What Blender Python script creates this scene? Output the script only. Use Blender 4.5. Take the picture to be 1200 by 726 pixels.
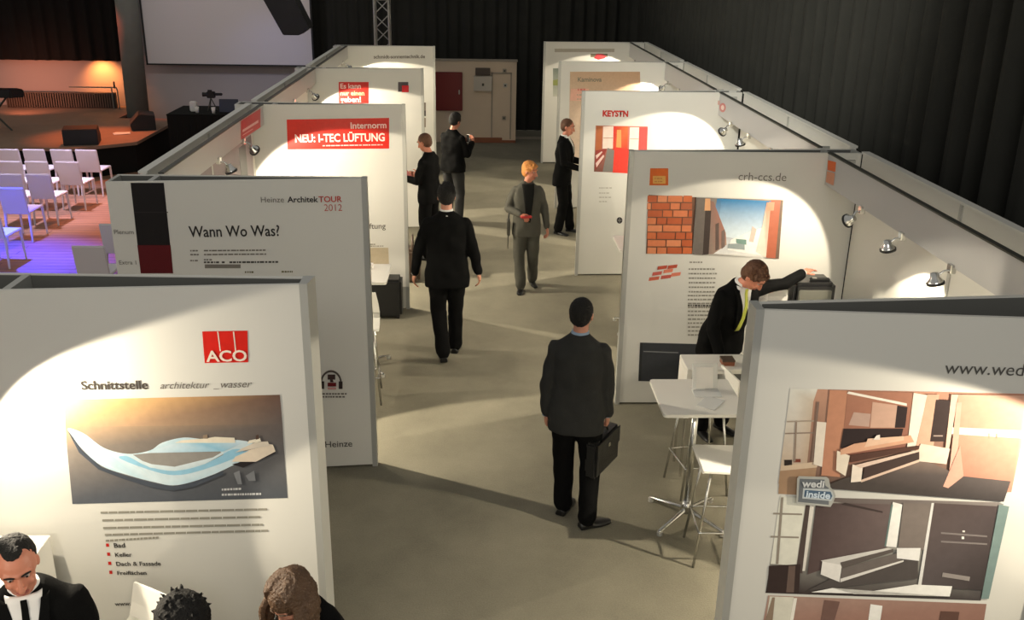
import bpy, bmesh, math, random
from mathutils import Vector, Matrix, noise
R = math.radians
random.seed(7)
for o in list(bpy.data.objects): bpy.data.objects.remove(o)
SC = bpy.context.scene
COL = SC.collection

# ------------------------------------------------------------------ camera
F_PX, PCX, PCY, CAM_H = 1111.0, 600.0, 363.0, 4.1
_Y = Vector(((558-PCX)/F_PX, (PCY+50)/F_PX, -1)).normalized()
_U = Vector((.045, 2.691, 1.0)).normalized(); _U = (_U - _Y*_U.dot(_Y)).normalized()
_X = _Y.cross(_U)
ROT = Matrix((_X, _Y, _U))                 # camera -> world
CAM = Vector((0, 0, CAM_H))
cd = bpy.data.cameras.new('camera'); cam = bpy.data.objects.new('camera', cd); COL.objects.link(cam)
cd.sensor_width = 36; cd.lens = 36*F_PX/1200; cd.clip_start = .05; cd.clip_end = 200
cam.matrix_world = Matrix.Translation(CAM) @ ROT.to_4x4()
SC.camera = cam
def ray(px, py): return ROT @ Vector(((px-PCX)/F_PX, (PCY-py)/F_PX, -1))
def at_z(px, py, z): d = ray(px, py); return CAM + d*((z-CAM_H)/d.z)
def at_y(px, py, y): d = ray(px, py); return CAM + d*(y/d.y)

# ------------------------------------------------------------------ light and exposure
SC.view_settings.view_transform = 'Standard'; SC.view_settings.look = 'None'
SC.view_settings.gamma = 1; SC.view_settings.use_curve_mapping = False
SC.view_settings.exposure = 0.0
WORLD_STRENGTH = .35
SPOT_W = 120.0
SPOT_COL = (1.0, .88, .68)
w = bpy.data.worlds.new('hall_ambience'); SC.world = w; w.use_nodes = True
w.node_tree.nodes['Background'].inputs[0].default_value = (1.0, .97, .90, 1)
w.node_tree.nodes['Background'].inputs[1].default_value = WORLD_STRENGTH

def lamp(kind, name, loc, aim, energy, col, size=None, blend=.3, radius=.05, sx=1, sy=1, parent=None):
    l = bpy.data.lights.new(name, kind); l.energy = energy; l.color = col
    if kind == 'SPOT': l.spot_size = R(size); l.spot_blend = blend; l.shadow_soft_size = radius
    elif kind == 'AREA': l.shape = 'RECTANGLE'; l.size = sx; l.size_y = sy
    else: l.shadow_soft_size = radius
    o = bpy.data.objects.new(name, l); COL.objects.link(o); o.location = loc
    o.rotation_euler = Vector(aim).to_track_quat('-Z', 'Y').to_euler()
    if parent: o.parent = parent
    return o
# coloured stage lights, a curtain spot, and added fill lights
lamp('SPOT', 'orange_wall_light', (-8.90, 23.12, 1.66), (.04, .75, -.8), 85, (1, .33, .08), 110, .9, .05)
lamp('SPOT', 'orange_wall_light', (-10.4, 21.6, 1.1), (.1, 1, -.05), 120, (1, .32, .18), 110, .9, .1)
lamp('SPOT', 'orange_stage_light', (-7.6, 20.6, 4.5), (.0, -.30, -1), 900, (1, .20, .04), 40, .8, .1)
lamp('SPOT', 'red_column_light', (-8.9, 21.5, 4.2), (1.25, .6, -2.6), 420, (1, .12, .05), 30, .8, .1)
lamp('SPOT', 'orange_floor_light', (-4.9, 18.0, 5.5), (-.02, -.45, -1), 1500, (1, .30, .10), 54, .9, .15)
lamp('SPOT', 'blue_floor_light', (-7.4, 13.2, 5.5), (.12, -.12, -1), 16000, (.035, .05, 1), 40, .9, .15)
lamp('SPOT', 'violet_chair_light', (-7.4, 15.9, 5.5), (.0, .0, -1), 2300, (.82, .68, 1), 46, .8, .2)
lamp('SPOT', 'blue_wall_light', (-4.3, 21.0, 2.8), (-.2, 1, -.55), 26, (.35, .42, 1), 70, .9, .1)
lamp('SPOT', 'screen_fill_light', (-5.6, 16.5, 5.6), (0, 1, -.38), 330, (1, .93, .92), 48, .8, .2)  # unseen fill added to brighten the projection screen
lamp('AREA', 'front_fill_light', (0, -6, 7.5), (0, 12, -6), 260, (1, .97, .90), sx=6, sy=2)  # unseen fill behind the camera, added to lift the near panel faces
lamp('SPOT', 'curtain_light', (-3.0, 4.0, 7.5), (6.8, 8.5, -3.5), 3600, (1, .98, .88), 44, 1.0, .3)

# ------------------------------------------------------------------ materials
def nodes(m): m.use_nodes = True; return m.node_tree.nodes, m.node_tree.links, m.node_tree.nodes['Principled BSDF']
def mat(name, col, rough=.6, metal=0, bump=0, bscale=60, var=.06, vscale=4, emit=0, spec=.4):
    m = bpy.data.materials.new(name); N, L, b = nodes(m)
    b.inputs['Roughness'].default_value = rough; b.inputs['Metallic'].default_value = metal
    b.inputs['Specular IOR Level'].default_value = spec
    tc = N.new('ShaderNodeTexCoord')
    nt = N.new('ShaderNodeTexNoise'); nt.inputs['Scale'].default_value = vscale; nt.inputs['Detail'].default_value = 5
    L.new(tc.outputs['Object'], nt.inputs['Vector'])
    rp = N.new('ShaderNodeMapRange'); rp.inputs[3].default_value = 1-var; rp.inputs[4].default_value = 1+var
    L.new(nt.outputs['Fac'], rp.inputs[0])
    mx = N.new('ShaderNodeVectorMath'); mx.operation = 'SCALE'; mx.inputs[0].default_value = col
    L.new(rp.outputs[0], mx.inputs['Scale']); L.new(mx.outputs[0], b.inputs['Base Color'])
    if bump:
        n2 = N.new('ShaderNodeTexNoise'); n2.inputs['Scale'].default_value = bscale; n2.inputs['Detail'].default_value = 4
        L.new(tc.outputs['Object'], n2.inputs['Vector'])
        bp = N.new('ShaderNodeBump'); bp.inputs['Strength'].default_value = bump; bp.inputs['Distance'].default_value = .01
        L.new(n2.outputs['Fac'], bp.inputs['Height']); L.new(bp.outputs[0], b.inputs['Normal'])
    if emit:
        b.inputs['Emission Color'].default_value = (*col, 1); b.inputs['Emission Strength'].default_value = emit
    return m
M = {}
M['panel'] = mat('white_panel', (.70, .685, .63), .42, var=.02, vscale=1.2, spec=.3)
M['inner_shade'] = mat('inner_shade_grey', (.12, .12, .11), .8)  # dark grey carries the shade of hollow gaps and recesses
M['post'] = mat('pale_aluminium', (.47, .47, .44), .35, .3, var=.03)
M['header'] = mat('grey_header_board', (.46, .455, .45), .5, var=.02)
M['darkrail'] = mat('dark_rail', (.05, .05, .04), .5)
M['white'] = mat('white_laminate', (.74, .72, .66), .35, var=.03)
M['whitechair'] = mat('white_chair_plastic', (.72, .70, .72), .4, var=.02)
M['chrome'] = mat('chrome', (.62, .62, .60), .18, 1.0, var=.02)
M['lens'] = mat('lit_lamp_lens', (1, .93, .8), .3, emit=14)
M['curtain'] = mat('black_velvet_curtain', (.031, .031, .027), .9, bump=.2, var=.2, vscale=2, spec=.1)
M['curtain_l'] = mat('black_stage_cloth', (.012, .010, .009), .9, var=.2, spec=.1)
M['black'] = mat('matte_black', (.010, .010, .010), .55)
M['black_gloss'] = mat('black_gloss', (.012, .012, .013), .25)
M['cloth_black'] = mat('black_cloth', (.010, .010, .009), .9, bump=.3, spec=.15)
M['suit_black'] = mat('black_suit_wool', (.0045, .0045, .0045), .9, bump=.3, bscale=150, var=.15, vscale=12, spec=.08)
M['suit_char'] = mat('charcoal_suit_wool', (.027, .027, .025), .9, bump=.3, bscale=150, var=.12, vscale=14, spec=.2)
M['suit_grey'] = mat('grey_suit_wool', (.075, .072, .058), .85, bump=.3, bscale=150, var=.15, vscale=14, spec=.2)
M['trouser_grey'] = mat('grey_trouser_wool', (.060, .058, .046), .85, bump=.3, bscale=150, var=.15, vscale=14, spec=.2)
M['jeans'] = mat('dark_trouser_cloth', (.022, .022, .022), .85, bump=.3, bscale=150, var=.15, vscale=14)
M['shirt'] = mat('white_shirt', (.75, .74, .72), .7)
M['shirt_blue'] = mat('pale_blue_shirt', (.30, .40, .52), .7)
M['tie_yellow'] = mat('yellow_tie', (.62, .66, .10), .5)
M['skin'] = mat('skin', (.50, .225, .145), .5, var=.10, vscale=18, bump=.1, bscale=120)
M['skin_red'] = mat('ruddy_skin', (.52, .20, .125), .5, var=.14, vscale=16, bump=.1, bscale=120)
M['lip'] = mat('lips', (.36, .10, .08), .5)
M['eye'] = mat('eye_white', (.38, .33, .30), .3)
M['iris'] = mat('dark_iris', (.03, .02, .015), .2)
M['hair_dark'] = mat('dark_hair', (.005, .004, .003), .8, bump=.8, bscale=140, var=.3, vscale=30)
M['hair_brown'] = mat('brown_hair', (.105, .056, .028), .5, bump=.8, bscale=120, var=.5, vscale=24)
M['hair_chest'] = mat('chestnut_hair', (.10, .040, .016), .55, bump=.8, bscale=140, var=.4, vscale=30)
M['hair_blond'] = mat('orange_blond_hair', (.55, .22, .05), .5, bump=.8, bscale=140, var=.4, vscale=30)
M['shoe'] = mat('black_leather_shoe', (.008, .008, .008), .3)
M['leather'] = mat('black_leather', (.010, .010, .010), .4, bump=.3)
M['red'] = mat('red_cover', (.45, .03, .03), .5)
M['paper'] = mat('paper', (.78, .75, .70), .7)
M['acrylic'] = mat('frosted_acrylic', (.62, .62, .60), .2)
M['brownbag'] = mat('brown_leather', (.07, .045, .03), .5, bump=.3)
M['beige'] = mat('beige_painted_wall', (.58, .47, .35), .7, var=.05)
M['beige2'] = mat('beige_panel_edge', (.30, .26, .21), .6)
M['maroon'] = mat('maroon_cabinet', (.16, .012, .012), .35)
M['wood_red'] = mat('red_brown_wood', (.22, .07, .03), .5)
M['greywall'] = mat('grey_plaster_wall', (.40, .37, .37), .8, var=.08, vscale=1)
M['pinkwall'] = mat('pale_plaster_wall', (.42, .34, .31), .8, var=.06, vscale=1)
M['concrete'] = mat('round_concrete', (.16, .17, .15), .8, bump=.3, bscale=20, var=.2, vscale=3)
M['screen'] = mat('projection_screen_cloth', (.58, .54, .54), .7, var=.03, vscale=.4)
M['stage'] = mat('stage_boards', (.25, .16, .11), .6, var=.2)
M['heater'] = mat('dark_heater_grille', (.075, .055, .042), .6)
M['grey'] = mat('light_grey_plastic', (.42, .41, .37), .5)
M['tvscreen'] = mat('switched_off_screen', (.15, .15, .125), .3)
M['truss'] = mat('aluminium_truss', (.40, .39, .37), .35, .7)

def carpet_mat():
    m = bpy.data.materials.new('grey_needle_carpet'); N, L, b = nodes(m)
    b.inputs['Roughness'].default_value = .95; b.inputs['Specular IOR Level'].default_value = .1
    tc = N.new('ShaderNodeTexCoord')
    a = N.new('ShaderNodeTexNoise'); a.inputs['Scale'].default_value = 1.3; a.inputs['Detail'].default_value = 8; a.inputs['Roughness'].default_value = .65
    c = N.new('ShaderNodeTexNoise'); c.inputs['Scale'].default_value = 90; c.inputs['Detail'].default_value = 3
    L.new(tc.outputs['Object'], a.inputs[0]); L.new(tc.outputs['Object'], c.inputs[0])
    ad = N.new('ShaderNodeMath'); ad.operation = 'ADD'; L.new(a.outputs['Fac'], ad.inputs[0])
    mu = N.new('ShaderNodeMath'); mu.operation = 'MULTIPLY'; mu.inputs[1].default_value = .55
    L.new(c.outputs['Fac'], mu.inputs[0]); L.new(mu.outputs[0], ad.inputs[1])
    r = N.new('ShaderNodeValToRGB'); L.new(ad.outputs[0], r.inputs[0])
    r.color_ramp.elements[0].position = .5; r.color_ramp.elements[0].color = (.138, .128, .096, 1)
    r.color_ramp.elements[1].position = 1.05; r.color_ramp.elements[1].color = (.215, .198, .148, 1)
    L.new(r.outputs[0], b.inputs['Base Color'])
    bp = N.new('ShaderNodeBump'); bp.inputs['Strength'].default_value = .5; bp.inputs['Distance'].default_value = .005
    L.new(c.outputs['Fac'], bp.inputs['Height']); L.new(bp.outputs[0], b.inputs['Normal'])
    return m
M['carpet'] = carpet_mat()
def plank_mat():
    m = bpy.data.materials.new('worn_wood_planks'); N, L, b = nodes(m)
    b.inputs['Roughness'].default_value = .5
    tc = N.new('ShaderNodeTexCoord')
    bk = N.new('ShaderNodeTexBrick'); L.new(tc.outputs['Object'], bk.inputs[0])
    bk.inputs['Scale'].default_value = 1; bk.inputs['Brick Width'].default_value = 2.2; bk.inputs['Row Height'].default_value = .14
    bk.inputs['Mortar Size'].default_value = .008; bk.inputs['Color1'].default_value = (.34, .18, .105, 1)
    bk.inputs['Color2'].default_value = (.27, .14, .082, 1); bk.inputs['Mortar'].default_value = (.12, .06, .035, 1)
    nt = N.new('ShaderNodeTexNoise'); nt.inputs['Scale'].default_value = 3; nt.inputs['Detail'].default_value = 7
    mp = N.new('ShaderNodeMapping'); mp.inputs['Scale'].default_value = (1, 8, 1)
    L.new(tc.outputs['Object'], mp.inputs[0]); L.new(mp.outputs[0], nt.inputs[0])
    rp = N.new('ShaderNodeMapRange'); rp.inputs[3].default_value = .6; rp.inputs[4].default_value = 1.4; L.new(nt.outputs['Fac'], rp.inputs[0])
    mx = N.new('ShaderNodeVectorMath'); mx.operation = 'SCALE'; L.new(bk.outputs['Color'], mx.inputs[0]); L.new(rp.outputs[0], mx.inputs['Scale'])
    L.new(mx.outputs[0], b.inputs['Base Color'])
    return m
M['planks'] = plank_mat()
def print_mat():
    m = bpy.data.materials.new('printed_ink'); N, L, b = nodes(m)
    b.inputs['Roughness'].default_value = .4; b.inputs['Specular IOR Level'].default_value = .3
    a = N.new('ShaderNodeVertexColor'); a.layer_name = 'ink'
    tc = N.new('ShaderNodeTexCoord'); nt = N.new('ShaderNodeTexNoise'); nt.inputs['Scale'].default_value = 25; nt.inputs['Detail'].default_value = 4
    L.new(tc.outputs['Object'], nt.inputs[0])
    rp = N.new('ShaderNodeMapRange'); rp.inputs[3].default_value = .88; rp.inputs[4].default_value = 1.12; L.new(nt.outputs['Fac'], rp.inputs[0])
    mx = N.new('ShaderNodeVectorMath'); mx.operation = 'SCALE'; L.new(a.outputs['Color'], mx.inputs[0]); L.new(rp.outputs[0], mx.inputs['Scale'])
    L.new(mx.outputs[0], b.inputs['Base Color'])
    return m
M['ink'] = print_mat()
def lin(c): return tuple(((x/255)/12.92 if x/255 <= .04045 else ((x/255+.055)/1.055)**2.4) for x in c)
INK = {}
def inkmat(c):
    if c not in INK: INK[c] = mat('ink_%d_%d_%d' % c, lin(c), .45, var=.02)
    return INK[c]

# ------------------------------------------------------------------ mesh helpers
class MB:
    def __init__(s): s.v = []; s.f = []; s.m = []
    def add(s, vs, fs, mi=0):
        n = len(s.v); s.v += [Vector(v) for v in vs]; s.f += [tuple(n+i for i in f) for f in fs]; s.m += [mi]*len(fs); return s
    def box(s, x0, x1, y0, y1, z0, z1, mi=0):
        return s.add([(x0,y0,z0),(x1,y0,z0),(x1,y1,z0),(x0,y1,z0),(x0,y0,z1),(x1,y0,z1),(x1,y1,z1),(x0,y1,z1)],
                     [(3,2,1,0),(4,5,6,7),(0,1,5,4),(1,2,6,5),(2,3,7,6),(3,0,4,7)], mi)
    def prism(s, pts, z0, z1, mi=0, mtop=None):      # ccw xy polygon
        n = len(pts)
        s.add([(p[0],p[1],z0) for p in pts]+[(p[0],p[1],z1) for p in pts],
              [tuple(range(n-1,-1,-1))], mi); k = len(s.v)-2*n
        s.f.append(tuple(k+n+i for i in range(n))); s.m.append(mi if mtop is None else mtop)
        for i in range(n): s.f.append((k+i, k+(i+1)%n, k+n+(i+1)%n, k+n+i)); s.m.append(mi)
        return s
    def tube(s, pts, rad, n=10, caps=True, flat=1, side=None, mi=0):
        pts = [Vector(p) for p in pts]
        if not hasattr(rad, '__len__'): rad = [rad]*len(pts)
        P = []; Rr = []
        if caps:
            d = (pts[0]-pts[1]).normalized()
            P += [pts[0]+d*rad[0]*.97, pts[0]+d*rad[0]*.7]; Rr += [rad[0]*.22, rad[0]*.72]
        P += pts; Rr += list(rad)
        if caps:
            d = (pts[-1]-pts[-2]).normalized()
            P += [pts[-1]+d*rad[-1]*.7, pts[-1]+d*rad[-1]*.97]; Rr += [rad[-1]*.72, rad[-1]*.22]
        rings = []; a = None
        for i, p in enumerate(P):
            t = (P[min(i+1,len(P)-1)]-P[max(i-1,0)]).normalized()
            if a is None:
                a = Vector(side) if side is not None else (Vector((1,0,0)) if abs(t.x) < .9 else Vector((0,1,0)))
            a = (a - t*a.dot(t)).normalized(); b = t.cross(a)
            rings.append([p + a*Rr[i]*math.cos(2*math.pi*k/n) + b*Rr[i]*flat*math.sin(2*math.pi*k/n) for k in range(n)])
        return s.rings(rings, mi)
    def rings(s, rings, mi=0, close=True):
        n = len(rings[0]); vs = [v for r in rings for v in r]; fs = []
        for i in range(len(rings)-1):
            for k in range(n): fs.append((i*n+k, i*n+(k+1)%n, (i+1)*n+(k+1)%n, (i+1)*n+k))
        if close: fs.append(tuple(range(n-1,-1,-1))); fs.append(tuple((len(rings)-1)*n+k for k in range(n)))
        return s.add(vs, fs, mi)
    def ell(s, c, r, rot=None, nu=20, nv=12, mi=0):
        c = Vector(c); rings = []
        for j in range(1, nv):
            t = math.pi*j/nv - math.pi/2
            ring = [Vector((r[0]*math.cos(t)*math.cos(u), r[1]*math.cos(t)*math.sin(u), r[2]*math.sin(t))) for u in [2*math.pi*k/nu for k in range(nu)]]
            rings.append([c + (rot @ v if rot else v) for v in ring])
        return s.rings(rings, mi)
    def lathe(s, prof, c=(0,0,0), q=None, n=20, mi=0):
        c = Vector(c); rings = []
        for r_, z_ in prof:
            ring = []
            for k in range(n):
                v = Vector((r_*math.cos(2*math.pi*k/n), r_*math.sin(2*math.pi*k/n), z_))
                ring.append(c + (q @ v if q else v))
            rings.append(ring)
        return s.rings(rings, mi)
    def xf(s, mtx): s.v = [mtx @ v for v in s.v]; return s
    def map(s, fn): s.v = [Vector(fn(v)) for v in s.v]; return s
    def mesh(s, name, mats, smooth=False):
        me = bpy.data.meshes.new(name); me.from_pydata([tuple(v) for v in s.v], [], s.f); 
        for m in (mats if isinstance(mats, (list, tuple)) else [mats]): me.materials.append(m)
        me.polygons.foreach_set('material_index', s.m)
        if smooth: me.polygons.foreach_set('use_smooth', [True]*len(me.polygons))
        me.update(); return me
    def build(s, name, mats, parent=None, smooth=False, bevel=0, loc=None):
        me = s.mesh(name, mats, smooth)
        if bevel:
            bm = bmesh.new(); bm.from_mesh(me)
            bmesh.ops.bevel(bm, geom=[e for e in bm.edges if e.is_manifold and e.calc_face_angle(0) > .6], offset=bevel, segments=2, affect='EDGES', clamp_overlap=True)
            bm.to_mesh(me); bm.free()
        o = bpy.data.objects.new(name, me); COL.objects.link(o)
        if parent: o.parent = parent
        if loc: o.location = loc
        return o
def tag(o, label=None, cat=None, group=None, kind=None):
    if label: o['label'] = label
    if cat: o['category'] = cat
    if group: o['group'] = group
    if kind: o['kind'] = kind
    return o
def thing(name, label, cat, loc=(0,0,0), rz=0, group=None):
    o = bpy.data.objects.new(name, None); COL.objects.link(o); o.empty_display_size = .1
    o.location = loc; o.rotation_euler = (0, 0, rz); return tag(o, label, cat, group)
def copy_tree(o, parent=None):
    c = o.copy(); COL.objects.link(c)
    if parent: c.parent = parent
    for ch in [x for x in bpy.data.objects if x.parent == o]: copy_tree(ch, c)
    return c
def structure(o): o['kind'] = 'structure'; return o
def remesh(mb, voxel, smooth=3, fn=None):
    me = mb.mesh('tmp', []); o = bpy.data.objects.new('tmp', me); COL.objects.link(o)
    md = o.modifiers.new('r', 'REMESH'); md.mode = 'VOXEL'; md.voxel_size = voxel
    if smooth:
        sm = o.modifiers.new('s', 'SMOOTH'); sm.iterations = smooth; sm.factor = .5
    dg = bpy.context.evaluated_depsgraph_get(); ev = o.evaluated_get(dg)
    out = bpy.data.meshes.new_from_object(ev); bpy.data.objects.remove(o)
    bm = bmesh.new(); bm.from_mesh(out); bm.verts.ensure_lookup_table(); seen = [False]*len(bm.verts); best = []
    for v in bm.verts:
        if seen[v.index]: continue
        seen[v.index] = True; st = [v]; comp = []
        while st:
            a = st.pop(); comp.append(a)
            for e in a.link_edges:
                o2 = e.other_vert(a)
                if not seen[o2.index]: seen[o2.index] = True; st.append(o2)
        if len(comp) > len(best): best = comp
    keep = set(best); bmesh.ops.delete(bm, geom=[v for v in bm.verts if v not in keep], context='VERTS'); bm.to_mesh(out); bm.free()
    if fn:
        for v in out.vertices: v.co = fn(v.co)
    out.polygons.foreach_set('use_smooth', [True]*len(out.polygons))
    out.update(); return out
def link_mesh(name, me, m, parent=None, loc=None, rz=0):
    me.materials.clear(); me.materials.append(m); me.name = name
    o = bpy.data.objects.new(name, me); COL.objects.link(o)
    if parent: o.parent = parent
    if loc: o.location = loc; o.rotation_euler = (0, 0, rz)
    return o

# ------------------------------------------------------------------ printing on upright faces
class Face:
    """an upright face through p, running left to right along u"""
    def __init__(s, p, q, org):
        s.p = Vector(p); s.u = (Vector(q)-s.p); s.u.z = 0; s.u.normalize(); s.n = Vector((s.u.y, -s.u.x, 0)); s.org = Vector(org)
    def at(s, px, py, off=.003):
        d = ray(px, py); t = (s.p - CAM).dot(s.n)/d.dot(s.n); return CAM + d*t + s.n*off - s.org
STEP = .0004
def prints(face, parent, name, layers, label=None, base=.002):
    """layers: (points in order, colour or list of colours)"""
    me = bpy.data.meshes.new(name); bm = bmesh.new(); cl = bm.loops.layers.float_color.new('ink')
    for i, (pts, cols) in enumerate(layers):
        vs = [bm.verts.new(face.at(x, y, base+STEP*i)) for x, y in pts]
        f = bm.faces.new(vs)
        for j, lp in enumerate(f.loops):
            c = cols[j % len(cols)] if isinstance(cols, list) else cols
            lp[cl] = (*lin(c), 1)
    bm.to_mesh(me); bm.free(); me.materials.append(M['ink'])
    o = bpy.data.objects.new(name, me); COL.objects.link(o); o.parent = parent
    if label: o['label'] = label
    return o
def words(face, parent, s, p0, p1, col, bold=.0, shear=0, name='lettering', off=.0035, hs=1.0):
    c = bpy.data.curves.new('t', 'FONT'); c.body = s; c.size = 1; c.offset = bold; c.shear = shear; c.resolution_u = 3
    o = bpy.data.objects.new('t', c); COL.objects.link(o)
    me = bpy.data.meshes.new_from_object(o.evaluated_get(bpy.context.evaluated_depsgraph_get())); bpy.data.objects.remove(o)
    xs = [v.co.x for v in me.vertices]; x0, x1 = min(xs), max(xs)
    a = face.at(*p0, off); b = face.at(*p1, off); k = (b-a).length/(x1-x0); d = (b-a).normalized()
    up = Vector((0,0,1)); 
    for v in me.vertices: v.co = a + d*((v.co.x-x0)*k) + up*(v.co.y*k*hs)
    me.materials.clear(); me.materials.append(inkmat(col)); me.name = name
    o = bpy.data.objects.new(name, me); COL.objects.link(o); o.parent = parent; return o
def greek(face, parent, lines, col, h=2.2, name='small_print', seed=1):
    """unreadable small print: rows of short dashes; lines = (x0,y0,x1,y1)"""
    rnd = random.Random(seed); L = []
    for (x0, y0, x1, y1) in lines:
        x = x0; wd = (x1-x0)
        while x < x1-2:
            l = min(rnd.uniform(.03, .09)*max(wd, 40), x1-x); t0 = (x-x0)/wd; t1 = (x+l-x0)/wd
            ya = y0+(y1-y0)*t0; yb = y0+(y1-y0)*t1
            L.append(([(x,ya+h/2),(x+l,yb+h/2),(x+l,yb-h/2),(x,ya-h/2)], col)); x += l+rnd.uniform(.6,1.2)
    me = bpy.data.meshes.new(name); bm = bmesh.new(); cl = bm.loops.layers.float_color.new('ink')
    for pts, c in L:
        f = bm.faces.new([bm.verts.new(face.at(x, y, .003)) for x, y in pts])
        for lp in f.loops: lp[cl] = (*lin(c), 1)
    bm.to_mesh(me); bm.free(); me.materials.append(M['ink'])
    o = bpy.data.objects.new(name, me); COL.objects.link(o); o.parent = parent; return o
def quad(x0, y0, x1, y1, skew=0): return [(x0,y1),(x1,y1),(x1,y0),(x0,y0)]

# ================================================================== SETTING
structure(MB().box(-3.0, 4.5, -2, 24.3, -.1, 0).build('floor', M['carpet']))
o = structure(MB().box(-16, -3.0, -2, 24.2, -.1, 0).build('floor', M['planks']))
structure(MB().box(-13.5, -3.96, 23.7, 23.85, 0, 6.5).build('wall_back', M['greywall']))
structure(MB().box(-13.5, -8.28, 23.55, 23.7, 0, 2.8).build('wall_stage', M['pinkwall']))
structure(MB().box(-2.2, .94, 22.42, 22.56, 0, 1.86).build('wall_far', M['beige']))
structure(MB().box(-2.2, .96, 22.40, 22.58, 1.86, 1.90).build('trim_1', M['beige2']))
structure(MB().box(-.30, .62, 22.36, 22.42, 0, .12).build('baseboard_back', M['wood_red'], bevel=.005))
structure(MB().box(.62, .94, 22.38, 22.42, 0, .06).build('baseboard_far', M['wood_red'], bevel=.004))
ol = [(0.36,.08,.39,1.62),(.80,.08,.83,1.62),(.36,1.59,.83,1.62)]
d1 = MB()
for a,b,c,d in ol: d1.box(a, c, 22.405, 22.42, b, d)
structure(d1.build('door_1', M['beige2']))
structure(MB().box(.96, 3.7, 22.9, 22.95, 0, .05).build('baseboard_right', M['beige2']))
structure(MB().tube([(-7.70,22.1,0),(-7.60,22.1,6.4)], [.24,.24], 32, caps=False).build('column', M['concrete'], smooth=True))

# curtains
def curtain(name, p0, p1, z0, z1, m, label, amp=.07, wl=.26, seed=0):
    p0 = Vector(p0); p1 = Vector(p1); d = p1-p0; Ln = d.length; d.normalize(); n = Vector((-d.y, d.x, 0))
    N = int(Ln/.03); mb = MB(); t = thing(name, label, 'curtain', (p0.x, p0.y, z0))
    rows = []
    for zi, z in enumerate((0, (z1-z0)*.3, (z1-z0)*.65, z1-z0)):
        r = []
        for i in range(N+1):
            x = Ln*i/N
            ph = x*2*math.pi/wl + 2.2*noise.noise(Vector((x*.8, seed, 0)))*2
            a = amp*(.45+.9*abs(noise.noise(Vector((x*1.1, seed+5, zi*.12)))) )
            off = a*(math.sin(ph) + .35*math.sin(2*ph+1)) + .05*noise.noise(Vector((x*.5, seed+9, zi*.5)))
            r.append(d*x + n*off + Vector((0,0,z)))
        rows.append(r)
    vs = [v for r in rows for v in r]; fs = [(j*(N+1)+i, j*(N+1)+i+1, (j+1)*(N+1)+i+1, (j+1)*(N+1)+i) for j in range(3) for i in range(N)]
    mb.add(vs, fs); mb.build('folded_cloth', m, t, smooth=True)
    h = MB(); a = Vector((0,0,z1-z0+.03)); h.tube([a, a+(p1-p0)], .025, 8); h.build('curtain_rail', M['darkrail'], t)
    return t
curtain('stage_curtain', (3.98, 3.0, 0), (3.98, 23.98, 0), .01, 7.0, M['curtain'], 'long black pleated curtain hanging along the right side behind the booths', .11, .36, 1)
curtain('stage_curtain', (-4.3, 24.12, 0), (4.4, 24.12, 0), .01, 7.0, M['curtain'], 'wide black curtain across the back of the hall, right of the white screen', .05, .3, 2)
curtain('stage_curtain', (-12.4, 23.35, 0), (-8.02, 23.35, 0), 1.67, 6.2, M['curtain_l'], 'black cloth hanging above the orange lit wall at far left', .05, .34, 3)

# projection screen
t = thing('projection_screen', 'large white projection screen hung against the back wall', 'screen', (-5.8, 23.3, 1.6))
MB().box(-1.93, 1.93, -.01, .01, .03, 3.9).build('screen_cloth', M['screen'], t)
b = MB(); b.box(-1.96, 1.96, -.02, .02, 0, .035).box(-1.97, -1.93, -.02, .02, 0, 3.95).box(1.93, 1.97, -.02, .02, 0, 3.95).box(-1.97, 1.97, -.02, .02, 3.9, 3.95)
b.build('screen_frame', M['black'], t)

# maroon notice cabinet, distribution box, small plates on the far wall
t = thing('wall_cabinet', 'dark maroon flat cabinet mounted on the beige far wall', 'cabinet', (-.62, 22.42, .74))
MB().box(-.31, .31, -.06, 0, 0, .88).build('cabinet_body', M['maroon'], t, bevel=.01)
MB().box(-.27, .27, -.068, -.06, .05, .83).build('cabinet_door', M['maroon'], t, bevel=.004)
MB().box(.22, .25, -.085, -.068, .38, .48).build('handle', M['grey'], t, bevel=.004)
t = thing('wall_box', 'light grey electrical box beside the maroon cabinet on the far wall', 'electrical box', (.16, 22.42, 1.20))
MB().box(-.21, .21, -.09, 0, 0, .34).build('box_body', mat('cream_box', (.46, .42, .36), .5), t, bevel=.01)
MB().box(-.17, .17, -.10, 0, .36, .52).build('vent_plate', M['heater'], t, bevel=.005)
MB().box(-.02, .03, -.10, -.09, .12, .18).build('latch', M['darkrail'], t)
for zz, lab in ((1.66, 'small dark switch high on the beige far wall'), (1.33, 'white framed push button on the beige far wall'), (.58, 'small round socket low on the beige far wall')):
    t = thing('wall_switch', lab, 'switch', (.66 if zz != 1.33 else .68, 22.405, zz))
    MB().box(-.045, .045, -.025, 0, -.045, .045).build('switch_plate', M['grey'] if zz == 1.33 else M['beige2'], t, bevel=.005)
    MB().box(-.018, .018, -.035, -.025, -.02, .02).build('switch_button', M['darkrail'], t)

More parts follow.
